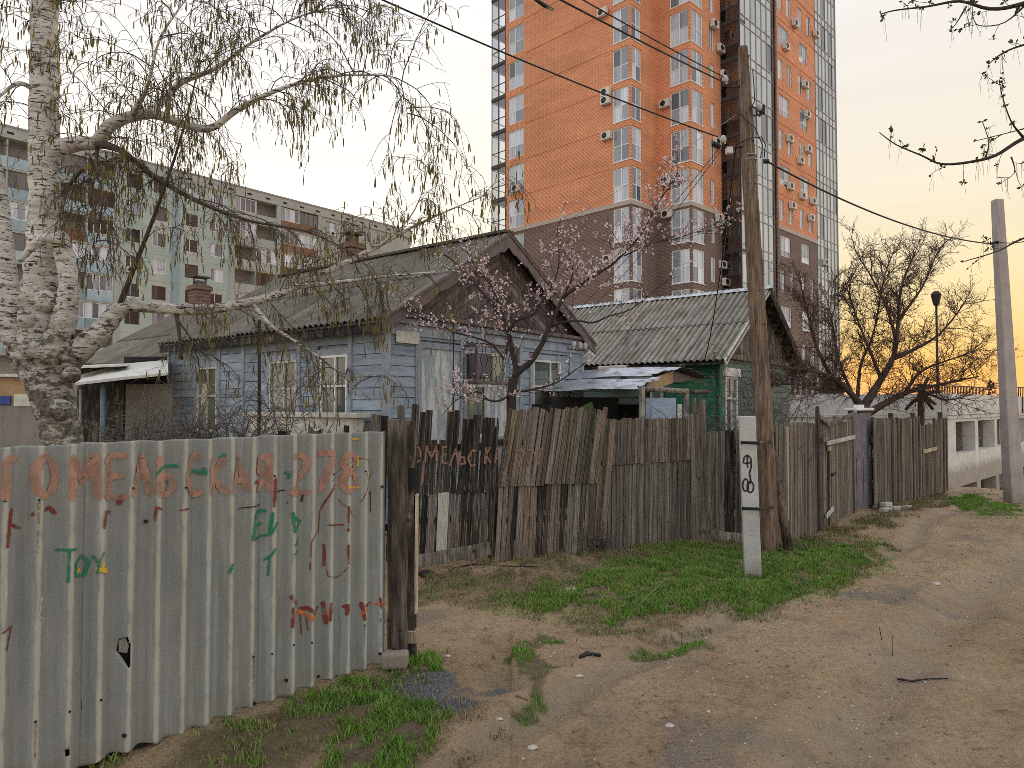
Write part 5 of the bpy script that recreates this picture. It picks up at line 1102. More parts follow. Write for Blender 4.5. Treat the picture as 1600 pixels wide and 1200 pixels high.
MB().tube([pv(1150, 170, -.1), pv(1162, 184, -.13), pv(1180, 200, -.13), pv(1192, 228, -.1), pv(1188, 247, -.1)], .007, 5).build('loop_cable', WIREM, up_, True); MB().tube([pv(1176, 168, -.1), pv(1181, 168, -.12), pv(1183, 178, -.12), pv(1187, 182, -.12), pv(1192, 178, -.1)], .011, 5).build('loop_cable', WIREM, up_, True)
# concrete stub
sb_ = gp(1177, 902, -.03); SY = sb_.y; tz_ = at(1168, 650, SY).z
st = root('concrete_stub', V(sb_.x, sb_.y, 0), math.radians(-14), 'pale square concrete stub with black painted mark bound to the wooden pole', 'post')
wd = .095; mb = MB(); t = V(-.05, 0, 0)
mb.add([V(-wd, -wd, -.3), V(wd, -wd, -.3), V(wd, wd, -.3), V(-wd, wd, -.3), V(-wd, -wd, tz_) + t, V(wd * .92, -wd, tz_) + t, V(wd * .92, wd, tz_) + t, V(-wd, wd, tz_) + t], [(0, 3, 2, 1), (4, 5, 6, 7), (0, 1, 5, 4), (1, 2, 6, 5), (2, 3, 7, 6), (3, 0, 4, 7)])
bevel(mb.build('shaft', CONC, st), .012, 3)
SM = Matrix.Rotation(-math.radians(-14), 3, 'Z'); sn = Matrix.Rotation(math.radians(-14), 3, 'Z') @ V(0, 1, 0)
fp = st.location + Matrix.Rotation(math.radians(-14), 3, 'Z') @ V(0, -wd - .002, 0)
def sl_(px, py): q = SM @ (on_plane(px, py, fp, sn) - fp); return (q.x, q.z)
mb = MB()
for g in ([(1161, 724), (1163, 714), (1168, 711), (1173, 716), (1174, 728), (1171, 740), (1173, 750), (1172, 756)], [(1167.5, 712), (1168, 731)], [(1162, 724), (1173, 723)], ell(1165, 758, 4.5, 9.5), ell(1172.5, 761, 5, 8.5)): ribbon(mb, [sl_(*p) for p in g], .019, lambda x, z: (x, -wd - .003, z), 2)
mb.build('painted_mark', P_BLK, st)
for py in (690, 793):
    ring = MB(); off = 0
    for kk in range(4):
        c0 = at(1158 + (2 if py > 700 else 0), py + 3 - kk, SY - .16); c1 = at(1186, py + 4 - kk, SY - .19); c2 = at(1206 + (2 if py > 700 else 0), py - 2 + kk, PY - .13); c3 = at(1208, py, PY + .22); c4 = at(1160, py, PY + .1)
        ring.tube([c0, c1, c2, c3, c4, c0], .0075, 5, False)
    o = ring.build('wire_binding', METAL_DK, None); o.location = -Vector(st.location) if False else (0, 0, 0); tag(o, f'dark twisted wire binding the {"upper" if py < 700 else "lower"} part of pole and stub', 'wire binding')
# wooden brace leaning on the pole
b0_ = gp(1234, 864, -.03); MBb = MB(); MBb.tube([b0_ + V(0, 0, -.05), at(1221, 790, b0_.y + .12), at(1208, 705, b0_.y + .25)], [.065, .06, .055], 10, True, .05); tag(MBb.build('pole_brace', W_BROWN, None, True), 'short grey log leaning against the base of the wooden pole', 'log')
# far concrete pole
b1 = gp(1584, 784, -.02); FY = b1.y; cp_ = root('concrete_pole', V(b1.x, b1.y, 0), 0, 'tall slim grey concrete pole at the right edge of the lane', 'utility pole')
mb = MB(); n_ = 12
for i in range(n_ + 1):
    t = i / n_; c = at(1585 - 27 * t, 786 - 474 * t, FY) - cp_.location; hw = (10.5 - 4 * t) / F * FY
    mb.v += [c + V(-hw, -hw, 0), c + V(hw, -hw, 0), c + V(hw, hw, 0), c + V(-hw, hw, 0)]
for i in range(n_):
    for k in range(4): mb.f.append((i * 4 + k, i * 4 + (k + 1) % 4, i * 4 + 4 + (k + 1) % 4, i * 4 + 4 + k))
mb.f += [(0, 3, 2, 1), (n_ * 4, n_ * 4 + 1, n_ * 4 + 2, n_ * 4 + 3)]
bevel(mb.build('shaft', CONC_P, cp_), .02); MB().tube([at(1557, 322, FY) - cp_.location, at(1553, 312, FY) - cp_.location], .012, 5).build('hook', METAL_DK, cp_); MB().tube([at(1560, 378, FY - .1) - cp_.location, at(1548, 381, FY - .1) - cp_.location], .03, 6).build('cable_clamp', METAL_DK, cp_)
# overhead wires
def wire(name, a, b, sag, r, label, n=24, m=None):
    pts = [a.lerp(b, i / n) - V(0, 0, sag * 4 * (i / n) * (1 - i / n)) for i in range(n + 1)]; tag(MB().tube(pts, r, 5, False).build(name, m or WIREM, None, True), label, 'wire')
top1 = at(1132, 129, PY - .05); mid1 = at(1122, 214, PY - .05)
wire('overhead_wire', at(190, -190, 6.0), mid1, .10, .010, 'single dark overhead wire running from the upper left across the sky to the pole')
wire('overhead_wire', at(560, -170, 5.0), top1, .03, .011, 'lower of the two wires crossing the top of the tower to the pole head'); wire('overhead_wire', at(620, -170, 5.2), at(1134, 122, PY - .03), .03, .008, 'upper of the two wires crossing the top of the tower to the pole head')
jt = [at(835, -2, 5.9), at(850, 8, 6.0), at(864, 15, 6.1)]; tag(MB().tube(jt, [.014, .02, .014], 6).build('wire_splice', WIREM, None, True), 'thick taped splice on the wire in front of the tower', 'wire splice')
wire('overhead_wire', at(1198, 252, PY - .06), at(1549, 381, FY - .1), .22, .014, 'twisted black cable sagging from the wooden pole to the concrete pole on the right')
wire('overhead_wire', at(1560, 378, FY - .1), at(1760, 290, 6.5), .2, .010, 'thin cable from the concrete pole towards the upper right')
wire('service_wire', at(1130, 224, PY - .05), at(884, 503, 14.7), .10, .005, 'thin service wire from the pole to the left insulator on the blue gable'); wire('service_wire', at(1131, 228, PY - .05), at(900, 505, 15.0), .16, .005, 'thin service wire from the pole to the right insulator on the blue gable')
wire('service_wire', at(1150, 180, PY - .05), at(820, 382, 13.0), .05, .004, 'pale thin wire from the pole to the ridge of the blue house', m=ALU)
wire('service_wire', at(1150, 228, PY), at(1101, 562, 15.7), .35, .012, 'dark cable hanging from the pole down to the green house')
tag(MB().tube([at(405, 500, 10.2), at(405, 640, 10.2), V(at(405, 640, 10.2).x, at(405, 640, 10.2).y, 0)], .025, 6).build('steel_pipe', METAL_DK), 'thin dark steel pipe standing in front of the blue house side wall', 'pipe')
tag(MB().tube([at(709, 470, 10.8), at(708, 640, 10.8), V(at(708, 640, 10.8).x, 10.8, 0)], .012, 5).build('steel_rod', METAL_DK), 'thin dark rod standing in front of the boarded gable window', 'rod')
# ------------------------------------------------------------------ trees
def smooth(pts, k=3):
    """Catmull-Rom through (Vector, radius)"""
    o = []
    for i in range(len(pts) - 1):
        p0, p1, p2, p3 = pts[max(i - 1, 0)], pts[i], pts[i + 1], pts[min(i + 2, len(pts) - 1)]
        for j in range(k):
            t = j / k; t2, t3 = t * t, t * t * t
            o.append((.5 * ((2 * p1[0]) + (p2[0] - p0[0]) * t + (2 * p0[0] - 5 * p1[0] + 4 * p2[0] - p3[0]) * t2 + (3 * p1[0] - p0[0] - 3 * p2[0] + p3[0]) * t3), p1[1] + (p2[1] - p1[1]) * t))
    o.append(pts[-1]); return o
def limb(mb, spec, O, n=8, lump=.04, k=4):
    pts = smooth([(at(a, b, Y) - O, r) for a, b, Y, r in spec], k); mb.tube([p for p, _ in pts], [r for _, r in pts], n, True, lump); return pts
def rdir(): 
    v = V(random.gauss(0, 1), random.gauss(0, 1), random.gauss(0, 1)); return v.normalized()
def wander(p, d, ln, n, droop, jit):
    pts = [p.copy()]; d = d.normalized(); st = ln / n
    for i in range(n):
        d = (d + rdir() * jit + V(0, 0, -droop)).normalized(); p = p + d * st; pts.append(p.copy())
    return pts
# --- birch
BY = 6.6; b0_ = at(104, 960, BY); bO = V(b0_.x, b0_.y, 0)
bt = root('birch_tree', bO, 0, 'gnarled white birch with drooping catkin twigs behind the grey sheet fence', 'tree')
tr = MB()
trunk = limb(tr, [(112, 975, BY, .22), (106, 800, BY, .19), (98, 690, BY, .17), (84, 630, BY, .175), (70, 570, BY, .19), (64, 500, BY, .185), (66, 440, BY, .16), (69, 380, BY, .145), (70, 300, BY, .130), (69, 200, BY, .126), (70, 100, BY, .120), (69, 0, BY, .112), (70, -150, BY, .095), (76, -350, BY + .2, .07), (90, -560, BY + .4, .03)], bO, 18, .08, 6)
tr.build('trunk', BIRCH, bt, True)
st2 = MB(); limb(st2, [(72, 600, BY, .16), (34, 545, BY + .05, .13), (10, 460, BY + .1, .12), (-2, 360, BY + .1, .11), (-16, 250, BY + .15, .10), (-40, 120, BY + .2, .08), (-70, -80, BY + .2, .05)], bO, 12, .06); st2.build('side_trunk', BIRCH, bt, True)
st3 = MB(); limb(st3, [(80, 560, BY - .1, .15), (100, 500, BY - .15, .10), (108, 440, BY - .15, .085), (100, 395, BY - .15, .08), (92, 366, BY - .15, .075)], bO, 12, .1); limb(st3, [(96, 380, BY - .2, .06), (70, 372, BY - .3, .045), (45, 392, BY - .35, .03), (30, 410, BY - .4, .015)], bO, 8, .08); st3.build('broken_stub', BIRCH, bt, True)
for (px, py, r) in ((52, 545, .11), (90, 520, .09), (112, 585, .08), (72, 470, .10), (95, 640, .10), (44, 500, .09)):
    c = at(px, py, BY - .16) - bO; bu = MB(); bu.tube([c + V(0, 0, -r), c + V(0, 0, -r * .6), c, c + V(0, 0, r * .6), c + V(0, 0, r)], [r * .3, r * .85, r, r * .8, r * .25], 10, True, .12); bu.build('burl', BIRCH, bt, True)
def blimb(spec, n=8, lump=.04, m=None):
    mb = MB(); pts = limb(mb, spec, bO, n, lump); mb.build('limb', m or BIRCH, bt, True); return pts
TW = MB(); CK = MB(); BD = MB()
L1 = blimb([(84, 232, BY, .085), (125, 224, BY - .05, .068), (152, 222, BY - .1, .062), (172, 196, BY - .1, .058), (205, 182, BY - .1, .052), (240, 178, BY - .15, .046), (290, 195, BY - .2, .038), (330, 200, BY - .2, .034), (370, 172, BY - .2, .028), (430, 142, BY - .2, .02), (500, 122, BY - .2, .013), (570, 117, BY - .2, .008), (622, 126, BY - .2, .005), (637, 182, BY - .2, .003)], 10)
L2 = blimb([(150, 224, BY - .1, .045), (190, 236, BY - .2, .030), (240, 275, BY - .3, .024), (310, 315, BY - .35, .02), (390, 345, BY - .4, .014), (480, 362, BY - .4, .008), (560, 400, BY - .4, .004)], 7, m=TWIG)
L3 = blimb([(232, 180, BY - .15, .04), (262, 150, BY + .1, .034), (285, 128, BY + .2, .028), (340, 105, BY + .3, .02), (400, 62, BY + .4, .014), (470, 25, BY + .4, .009), (540, 12, BY + .4, .005), (580, 40, BY + .4, .003)], 8)
L3b = blimb([(205, 182, BY - .1, .03), (218, 160, BY - .3, .024), (232, 130, BY - .5, .015), (250, 60, BY - .6, .01), (290, 0, BY - .6, .006)], 6)
L4 = blimb([(75, 590, BY, .14), (120, 550, BY - .05, .12), (155, 520, BY - .05, .10), (176, 495, BY, .085), (196, 478, BY, .062), (230, 480, BY + .05, .055), (290, 484, BY + .1, .052), (345, 481, BY + .15, .047), (400, 470, BY + .2, .042), (455, 452, BY + .3, .037), (520, 420, BY + .4, .03), (590, 385, BY + .5, .023), (650, 352, BY + .6, .015), (710, 325, BY + .6, .008), (772, 300, BY + .6, .003)], 10, .06)
L5 = blimb([(470, 448, BY + .3, .026), (530, 441, BY + .1, .02), (600, 432, BY, .012), (680, 425, BY, .006)], 6); L6 = blimb([(395, 474, BY + .2, .022), (425, 510, BY, .018), (470, 538, BY - .1, .014), (520, 575, BY - .2, .008), (580, 625, BY - .2, .004)], 6)
L7 = blimb([(186, 480, BY, .03), (205, 430, BY - .2, .022), (240, 340, BY - .3, .016), (275, 240, BY - .4, .011), (300, 150, BY - .4, .007), (318, 60, BY - .4, .004)], 6, m=TWIG); L8 = blimb([(275, 487, BY + .1, .022), (280, 520, BY, .017), (284, 562, BY, .011)], 6, m=TWIG); L9 = blimb([(278, 500, BY, .012), (300, 530, BY - .1, .009), (330, 565, BY - .1, .004)], 5, m=TWIG)
L10 = blimb([(590, 388, BY + .5, .012), (640, 340, BY + .3, .008), (665, 280, BY + .3, .005), (674, 195, BY + .3, .0025)], 5)
L11 = blimb([(60, 145, BY, .03), (30, 130, BY - .2, .02), (0, 150, BY - .3, .012), (-40, 190, BY - .4, .006)], 6); L12 = blimb([(70, 20, BY, .05), (120, -60, BY - .2, .04), (200, -120, BY - .3, .03), (300, -130, BY - .4, .02), (400, -100, BY - .4, .01)], 7); L13 = blimb([(66, 0, BY, .05), (20, -60, BY - .2, .03), (-40, -90, BY - .2, .02)], 6)
L14 = blimb([(72, -150, BY, .06), (150, -260, BY + .3, .04), (300, -300, BY + .4, .025), (440, -250, BY + .4, .012)], 7); L15 = blimb([(152, 232, BY - .1, .02), (150, 255, BY - .2, .014), (145, 290, BY - .2, .006)], 6, m=TWIG); L16 = blimb([(100, 300, BY, .02), (135, 262, BY - .3, .014), (160, 300, BY - .5, .01), (150, 380, BY - .5, .005)], 6, m=TWIG)
def catkin(p, ln, r=.0056):
    a = rr(-.15, .15); d = V(a, rr(-.15, .15), -1).normalized(); CK.tube([p, p + d * ln * .15, p + d * ln * .8, p + d * ln], [r * .5, r, r * .95, r * .3], 4, False)
def bud(mb, p, s):
    d = rdir(); e = d.cross(rdir()).normalized(); mb.add([p, p + d * s + e * s * .35, p + d * s * 2, p + d * s - e * s * .35], [(0, 1, 2, 3)])
def hang(p, d, ln, r, lvl=0, ck=.8):
    n = 5; pts = wander(p, d, ln, n, .22, .2); TW.tube(pts, [max(.0018, r * (1 - .5 * i / n)) for i in range(n + 1)], 3, False)
    for q in pts[1:]:
        if random.random() < .22: bud(BD, q + rdir() * .004, rr(.005, .011))
        if lvl == 0 and random.random() < .5: hang(q, (d * .4 + rdir() * .8 + V(0, 0, -.3)), ln * rr(.25, .6), r * .7, 1, ck)
    if random.random() < ck:
        for _ in range(random.choice((1, 1, 2))): catkin(pts[-1] + rdir() * .003, rr(.05, .10))
def spray(path, s0, every, l0, l1, up=.5, ck=.55, rad=.006, dens=1.0):
    tot = 0; last = 0
    for i in range(1, len(path)):
        p, r = path[i]; sl2 = (p - path[i - 1][0]).length; tot += sl2
        if i / len(path) < s0: last = tot; continue
        while last < tot:
            last += every * rr(.6, 1.4); q = path[i - 1][0].lerp(p, random.random()); d0 = (p - path[i - 1][0]).normalized(); d = (d0 * rr(0, .9) + rdir() * .8 + V(0, 0, up * rr(0, 1.4))).normalized()
            ln = rr(l0, l1); n = 7; pts = wander(q, d, ln, n, .17, .17); TW.tube(pts, [rad * (1 - .72 * j / n) for j in range(n + 1)], 4, False)
            for j, w_ in enumerate(pts[1:]):
                for _ in range(2 if j > 1 else 1):
                    if random.random() < .62 * dens: hang(w_, (pts[j + 1] - pts[j]).normalized() * .7 + rdir() * .6, rr(.12, .40), .0030, 0, ck)
spray(L1, .15, .065, .35, .95, .8); spray(L2, .1, .11, .25, .6, .35, .5); spray(L3, .1, .065, .35, .95, .8); spray(L3b, .2, .10, .3, .7); spray(L4, .42, .15, .2, .55, .5, .7, .005); spray(L5, .1, .22, .2, .45, .3, .6); spray(L6, .2, .22, .2, .45, .2, .5); spray(L7, .2, .26, .2, .4, .3, .5); spray(L10, .2, .12, .1, .3, .5, .95, .004, .6)
spray(L11, .2, .14, .3, .6); spray(L12, .1, .10, .4, .8, .2); spray(L13, .1, .14, .4, .8, .2); spray(L14, .2, .13, .5, .9, .1); spray(L15, .1, .1, .2, .4, .2); spray(L16, .1, .14, .2, .5, .2); spray(trunk, .45, .12, .3, .8, .4, .6, .006, .7); spray(L9, .3, .15, .15, .3, .2)
tag(TW.build('crown_twigs', TWIG, bt), kind='stuff')
tag(CK.build('catkins', CATK, bt), kind='stuff'); tag(BD.build('leaf_buds', LEAF, bt), kind='stuff')

# --- generic upward twigs for bare trees
def twigs(mb, path, s0, every, l0, l1, rad, up, jit, lvl, side=None, sub=.55, nseg=6, hook=None, rmin=.0022):
    tot = last = 0
    for i in range(1, len(path)):
        p, r = path[i]; tot += (p - path[i - 1][0]).length
        if i / len(path) < s0: last = tot; continue
        while last < tot:
            last += every * rr(.6, 1.4); q = path[i - 1][0].lerp(p, random.random()); d0 = (p - path[i - 1][0]).normalized(); d = (d0 * .7 + rdir() * .9 + V(0, 0, up)).normalized()
            ln = rr(l0, l1); pts = wander(q, d, ln, nseg, -.05 * up, jit); mb.tube(pts, [max(rmin, rad * (1 - .75 * j / nseg)) for j in range(nseg + 1)], 4 if lvl else 3, False)
            if hook: hook(pts, lvl)
            if lvl: twigs(mb, [(w_, rad) for w_ in pts], .2, every * .8, l0 * sub, l1 * sub, rad * .55, up, jit, lvl - 1, None, sub, max(3, nseg - 1), hook, rmin)
# --- apricot in blossom
AY = 10.6; ap0 = at(803, 846, AY); aO = V(ap0.x, ap0.y, 0); apx = root('apricot_tree', aO, 0, 'small apricot tree with pink blossom behind the fence in front of the blue gable', 'tree')
def z3(x, y): return (x / 3.75 + 580, y / 3.75 + 340)
AT = MB(); AW = MB(); FL = MB()
def alimb(pts, r0, r1, Y0, Y1):
    n = len(pts); return limb(AT, [(*p, Y0 + (Y1 - Y0) * i / (n - 1), r0 + (r1 - r0) * i / (n - 1)) for i, p in enumerate(pts)], aO, 7, .05, 4)
alimb([(803, 850), (801, 700), (799, 640), z3(825, 1000), z3(835, 940)], .08, .068, AY, AY)
a1 = alimb([z3(835, 950), z3(850, 890), z3(830, 800), z3(812, 700), z3(808, 660)], .052, .034, AY, AY); a2 = alimb([z3(808, 665), z3(760, 580), z3(700, 500), z3(600, 380), z3(490, 262), z3(420, 210)], .036, .01, AY, AY + .8); a3 = alimb([z3(810, 665), z3(850, 605), z3(950, 565), z3(1000, 490), z3(1060, 400), z3(1100, 260), z3(1090, 60)], .032, .005, AY, AY - .5)
a4 = alimb([z3(838, 930), z3(880, 890), z3(930, 850), z3(990, 760), z3(1040, 650), z3(1080, 560), z3(1130, 460)], .055, .026, AY, AY - .2); a5 = alimb([z3(1130, 460), z3(1230, 390), z3(1340, 320), z3(1430, 260), (1000, 368), (1028, 318), (1060, 270)], .03, .004, AY - .2, AY - .6); a6 = alimb([z3(1045, 640), z3(1120, 615), z3(1210, 605), z3(1300, 615), z3(1400, 575), (988, 482), (1030, 448), (1056, 432)], .022, .004, AY, AY - .7)
a7 = alimb([z3(780, 830), z3(700, 740), z3(600, 700), z3(480, 670), z3(400, 620), z3(250, 570), z3(160, 520)], .02, .005, AY, AY + .3); a8 = alimb([z3(835, 1020), z3(760, 1070), z3(690, 1070), z3(620, 1020), z3(500, 1070), (690, 650)], .02, .004, AY, AY - .6); a9 = alimb([z3(835, 1020), z3(930, 1010), z3(1080, 970), z3(1200, 890), z3(1260, 850)], .02, .004, AY, AY - .4); a10 = alimb([z3(1130, 460), z3(1180, 330), z3(1160, 240), z3(1120, 190)], .014, .003, AY, AY); a11 = alimb([(975, 400), (1020, 380), (1060, 372), (1120, 350)], .01, .003, AY - .4, AY - .6); a12 = alimb([z3(790, 800), z3(800, 700), z3(770, 560), z3(700, 400), z3(620, 300), z3(560, 200)], .02, .005, AY - .1, AY - .4)
AT.build('trunk', BARKA, apx, True)
def flower(p, s):
    n = rdir(); n = (n + V(0, -.6, .1)).normalized(); a = n.cross(V(.3, .2, .9)).normalized(); b = n.cross(a); r0 = rr(0, 6)
    for k in range(5):
        t = r0 + k * 2 * PI / 5; c, c1, c2 = [a * math.cos(t + e) + b * math.sin(t + e) for e in (0, -.5, .5)]; FL.add([p, p + c1 * s * .75 + n * s * .25, p + c * s + n * s * .3, p + c2 * s * .75 + n * s * .25], [(0, 1, 2, 3)])
def bloom(dens):
    def h(pts, lvl):
        for q in pts[1:]:
            if random.random() < dens:
                for _ in range(random.choice((1, 2, 3))): flower(q + rdir() * rr(.005, .03), rr(.012, .021))
    return h
for path, e, dn in ((a2, .09, .38), (a3, .09, .42), (a5, .07, .6), (a4, .16, .2), (a1, .16, .25), (a6, .2, .22), (a7, .085, .45), (a8, .09, .55), (a9, .16, .3), (a10, .08, .6), (a11, .1, .5), (a12, .09, .38)):
    twigs(AW, path, .12, e, .15, .6, .0055, .35, .14, 1, None, .5, 6, bloom(dn))
tag(AW.build('crown_twigs', BARKA, apx), kind='stuff'); tag(FL.build('blossom', PETAL, apx), kind='stuff')
# --- bare spreading tree at the right
RY = 16.5; r0_ = at(1348, 700, RY); rO = V(r0_.x, r0_.y, 0); rt = root('bare_tree', rO, 0, 'bare spreading brown tree against the orange sunset behind the board fence', 'tree')
RT_ = MB(); RW = MB()
def rl(pts, r0, r1, Y1): n = len(pts); r0 *= .72; r1 *= .7; return limb(RT_, [(*p, RY + (Y1 - RY) * i / (n - 1), r0 + (r1 - r0) * (i / (n - 1)) ** .7) for i, p in enumerate(pts)], rO, 8, .06, 4)
rl([(1346, 790), (1346, 700), (1348, 655), (1350, 630)], .2, .19, RY)
paths = [rl([(1348, 640), (1330, 615), (1300, 590), (1262, 578), (1225, 575)], .14, .03, RY - .8), rl([(1350, 635), (1372, 600), (1395, 560), (1402, 520), (1408, 450), (1430, 395)], .15, .02, RY), rl([(1350, 650), (1380, 632), (1420, 612), (1450, 605), (1490, 596), (1530, 588)], .14, .02, RY - .4), rl([(1300, 590), (1275, 540), (1262, 490), (1250, 440)], .07, .015, RY + .2), rl([(1395, 560), (1430, 545), (1470, 520), (1510, 470)], .09, .015, RY - .4), rl([(1378, 595), (1360, 550), (1340, 500), (1320, 440)], .07, .015, RY + .5), rl([(1400, 530), (1385, 480), (1360, 430), (1340, 400)], .06, .012, RY - .3), rl([(1404, 500), (1440, 450), (1462, 400), (1475, 380)], .05, .01, RY + .3), rl([(1415, 612), (1440, 580), (1490, 560), (1535, 545)], .06, .012, RY + .4), rl([(1330, 612), (1310, 560), (1300, 500), (1290, 460)], .06, .012, RY + .6), rl([(1340, 620), (1345, 570), (1365, 520), (1380, 440), (1395, 395)], .06, .01, RY + .8), rl([(1440, 610), (1480, 625), (1520, 615)], .05, .01, RY - .6), rl([(1320, 605), (1280, 610), (1240, 600), (1200, 605)], .05, .01, RY - .6)]
RT_.build('trunk', BARKB, rt, True)
for p in paths: twigs(RW, p, .12, .09, .3, .8, .010, .22, .2, 2, None, .55, 6, None, .0034)
tag(RW.build('crown_twigs', BARKB, rt), kind='stuff')
# cut pollard behind the fence
q0 = at(1438, 690, 16.9); R = root('pollard_tree', V(q0.x, q0.y, 0), 0, 'thin dark cut trunk with stubby spurs behind the board fence', 'tree'); mb = MB(); ql = lambda a, b: at(a, b, 16.9) - R.location
mb.tube([V(0, 0, 0), ql(1439, 640), ql(1438, 600)], [.08, .075, .06], 8); MB3 = MB()
for e in ((1462, 632), (1458, 640), (1415, 640), (1470, 612), (1450, 590)): MB3.tube([ql(1439, 622), ql((1439 + e[0]) / 2, (622 + e[1]) / 2 - 4), ql(*e)], [.06, .045, .035], 6)
mb.build('trunk', BARKB, R, True); MB3.build('spurs', BARKB, R, True)
# --- maple branches from a tree standing just right of the frame
MO = V(8.2, 6.4, 0); mt = root('maple_tree', MO, 0, 'maple with sparse young leaves whose branches hang in at the upper right', 'tree'); MT = MB(); MW = MB(); ML = MB(); MS = MB()
def ml(spec, r0, r1): n = len(spec); return limb(MT, [(a, b, Y, r0 + (r1 - r0) * (i / (n - 1)) ** .28) for i, (a, b, Y) in enumerate(spec)], MO, 7, .05, 4)
MT.tube([V(0, 0, -.1), V(.05, 0, 1.5), V(0, .05, 3), V(-.1, 0, 5), V(-.2, 0, 8)], [.2, .18, .16, .12, .05], 12, True, .05)
m1 = ml([(2215, 120, 6.4), (2000, 180, 6.2), (1800, 200, 6.0), (1660, 200, 5.8), (1600, 216, 5.7), (1555, 243, 5.7), (1510, 254, 5.7), (1470, 256, 5.7), (1440, 243, 5.7), (1400, 226, 5.7), (1374, 207, 5.7)], .06, .0035)
m2 = ml([(2200, -100, 6.4), (1900, -80, 6.0), (1700, -30, 5.6), (1600, 5, 5.5), (1548, 14, 5.5), (1500, 2, 5.5), (1450, 10, 5.5), (1400, 16, 5.5), (1376, 22, 5.5)], .06, .0035); m3 = ml([(1800, 0, 5.8), (1680, 50, 5.6), (1600, 70, 5.6), (1565, 84, 5.6), (1545, 100, 5.6)], .03, .004)
m4 = ml([(2210, 300, 6.4), (1900, 330, 6.2), (1700, 340, 6.0), (1600, 372, 6.0), (1560, 392, 6.0), (1508, 408, 6.0)], .04, .0035); m5 = ml([(1600, 216, 5.7), (1580, 190, 5.6), (1566, 150, 5.6), (1562, 130, 5.6)], .012, .003); m6 = ml([(1540, 246, 5.7), (1545, 222, 5.7), (1535, 190, 5.7)], .008, .003); m7 = ml([(1640, 190, 5.8), (1585, 205, 5.8), (1525, 220, 5.8)], .01, .003); m8 = ml([(1580, 245, 5.7), (1585, 270, 5.7), (1560, 288, 5.7)], .007, .002); m9 = ml([(1510, 10, 5.5), (1495, 35, 5.5), (1487, 45, 5.5)], .008, .003); m10 = ml([(1610, 0, 5.5), (1570, 35, 5.5), (1530, 40, 5.5), (1520, 25, 5.5)], .01, .003)
MT.build('trunk', BARKA, mt, True)
def leaflet(p, s):
    for _ in range(random.choice((3, 4, 5))):
        d = (rdir() + V(0, 0, .3)).normalized(); e = d.cross(rdir()).normalized() * s * .28; ML.add([p, p + d * s * .5 + e, p + d * s, p + d * s * .5 - e], [(0, 1, 2, 3)])
def mapl(pts, lvl):
    for j, q in enumerate(pts[1:]):
        if random.random() < (.9 if j == len(pts) - 2 else .35): leaflet(q, rr(.022, .045))
        if random.random() < .28:
            for _ in range(2): MS.tube(wander(q, V(rr(-.3, .3), rr(-.3, .3), -1), rr(.08, .2), 3, .2, .08), .0011, 3, False)
for p, s in ((m1, .45), (m2, .35), (m3, .3), (m4, .5), (m5, .35), (m6, .4), (m7, .5), (m8, .2), (m9, .1), (m10, .1)): twigs(MW, p, s, .12, .05, .2, .003, .15, .14, 0, None, .5, 4, mapl); mapl([p[-2][0], p[-1][0]], 0)
tag(MW.build('crown_twigs', BARKA, mt), kind='stuff'); tag(ML.build('leaves', LEAF2, mt), kind='stuff'); tag(MS.build('flower_threads', LEAF2, mt), kind='stuff')
# --- dry tangles
def tangle(name, label, O, n, rx, ry, h, m, r=.006, l0=.4, l1=1.0, droop=.10, cat='shrub'):
    R = root(name, O, 0, label, cat); mb = MB(); sp = MB()
    for _ in range(n):
        p = V(rr(-rx, rx), rr(-ry, ry), rr(0, h * .5)); d = V(rr(-.8, .8), rr(-.6, .6), rr(.2, 1.2)); ln = rr(l0, l1); pts = wander(p, d, ln, 7, droop, .28); mb.tube(pts, [r * (1 - .6 * i / 7) for i in range(8)], 3, False)
        for q in pts[2:]:
            if random.random() < .6: mb.tube(wander(q, rdir() + V(0, 0, .2), ln * .35, 4, droop, .25), r * .4, 3, False)
    for _ in range(4): sp.tube(wander(V(rr(-rx, rx) * .7, 0, -.05), V(rr(-.3, .3), 0, 1), h * .55, 9, .0, .22), [r * (1.9 - .14 * i) for i in range(10)], 5)
    tag(mb.build('twigs', m, R), kind='stuff'); sp.build('stem', m, R)
p = at(300, 690, 9.6); tangle('dry_vine_thicket', 'grey tangle of dry vines in front of the blue side wall, above the sheet fence', V(p.x, p.y, 0), 420, .85, .4, 3.0, VINE, .009, .5, 1.2, .10); p = at(1105, 690, 12.2); tangle('dry_vine_thicket', 'grey tangle of dry vines on the fence before the green house', V(p.x, p.y, 0), 380, .55, .35, 2.7, VINE, .009, .5, 1.1, .12)
p = at(450, 640, 10.3); tangle('dry_climber', 'dry climber hanging beside the middle side window of the blue house', V(p.x - .1, p.y, 0), 150, .28, .15, 4.4, VINE, .007, .4, .8, .16); p = at(1165, 690, 11.5); tangle('bare_shrub', 'thin bare shrub behind the wooden pole', V(p.x + .3, p.y, 0), 60, .5, .3, 3.6, VINE, .009, .8, 1.8, .0)
p = gp(925, 862); tangle('dry_bush', 'low dry bush at the foot of the fence', V(p.x, p.y - .1, 0), 110, .16, .08, .28, DRYTW if False else VINE, .004, .15, .42, .02); tag(MB().tube([p + V(-.02, .03, 0), p + V(.02, .03, .3), p + V(.0, .04, .75)], [.03, .025, .015], 7, True, .1).build('cut_branch', DRYTW, None, True), 'pale cut branch leaning on the fence above the dry bush', 'branch')
p = gp(972, 976); R = root('dry_sapling', V(p.x, p.y, gz(p.x, p.y)), 0, 'pale forked dry sapling at the edge of the grass', 'sapling'); mb = MB(); s_ = lambda a, b: at(a, b, p.y) - R.location
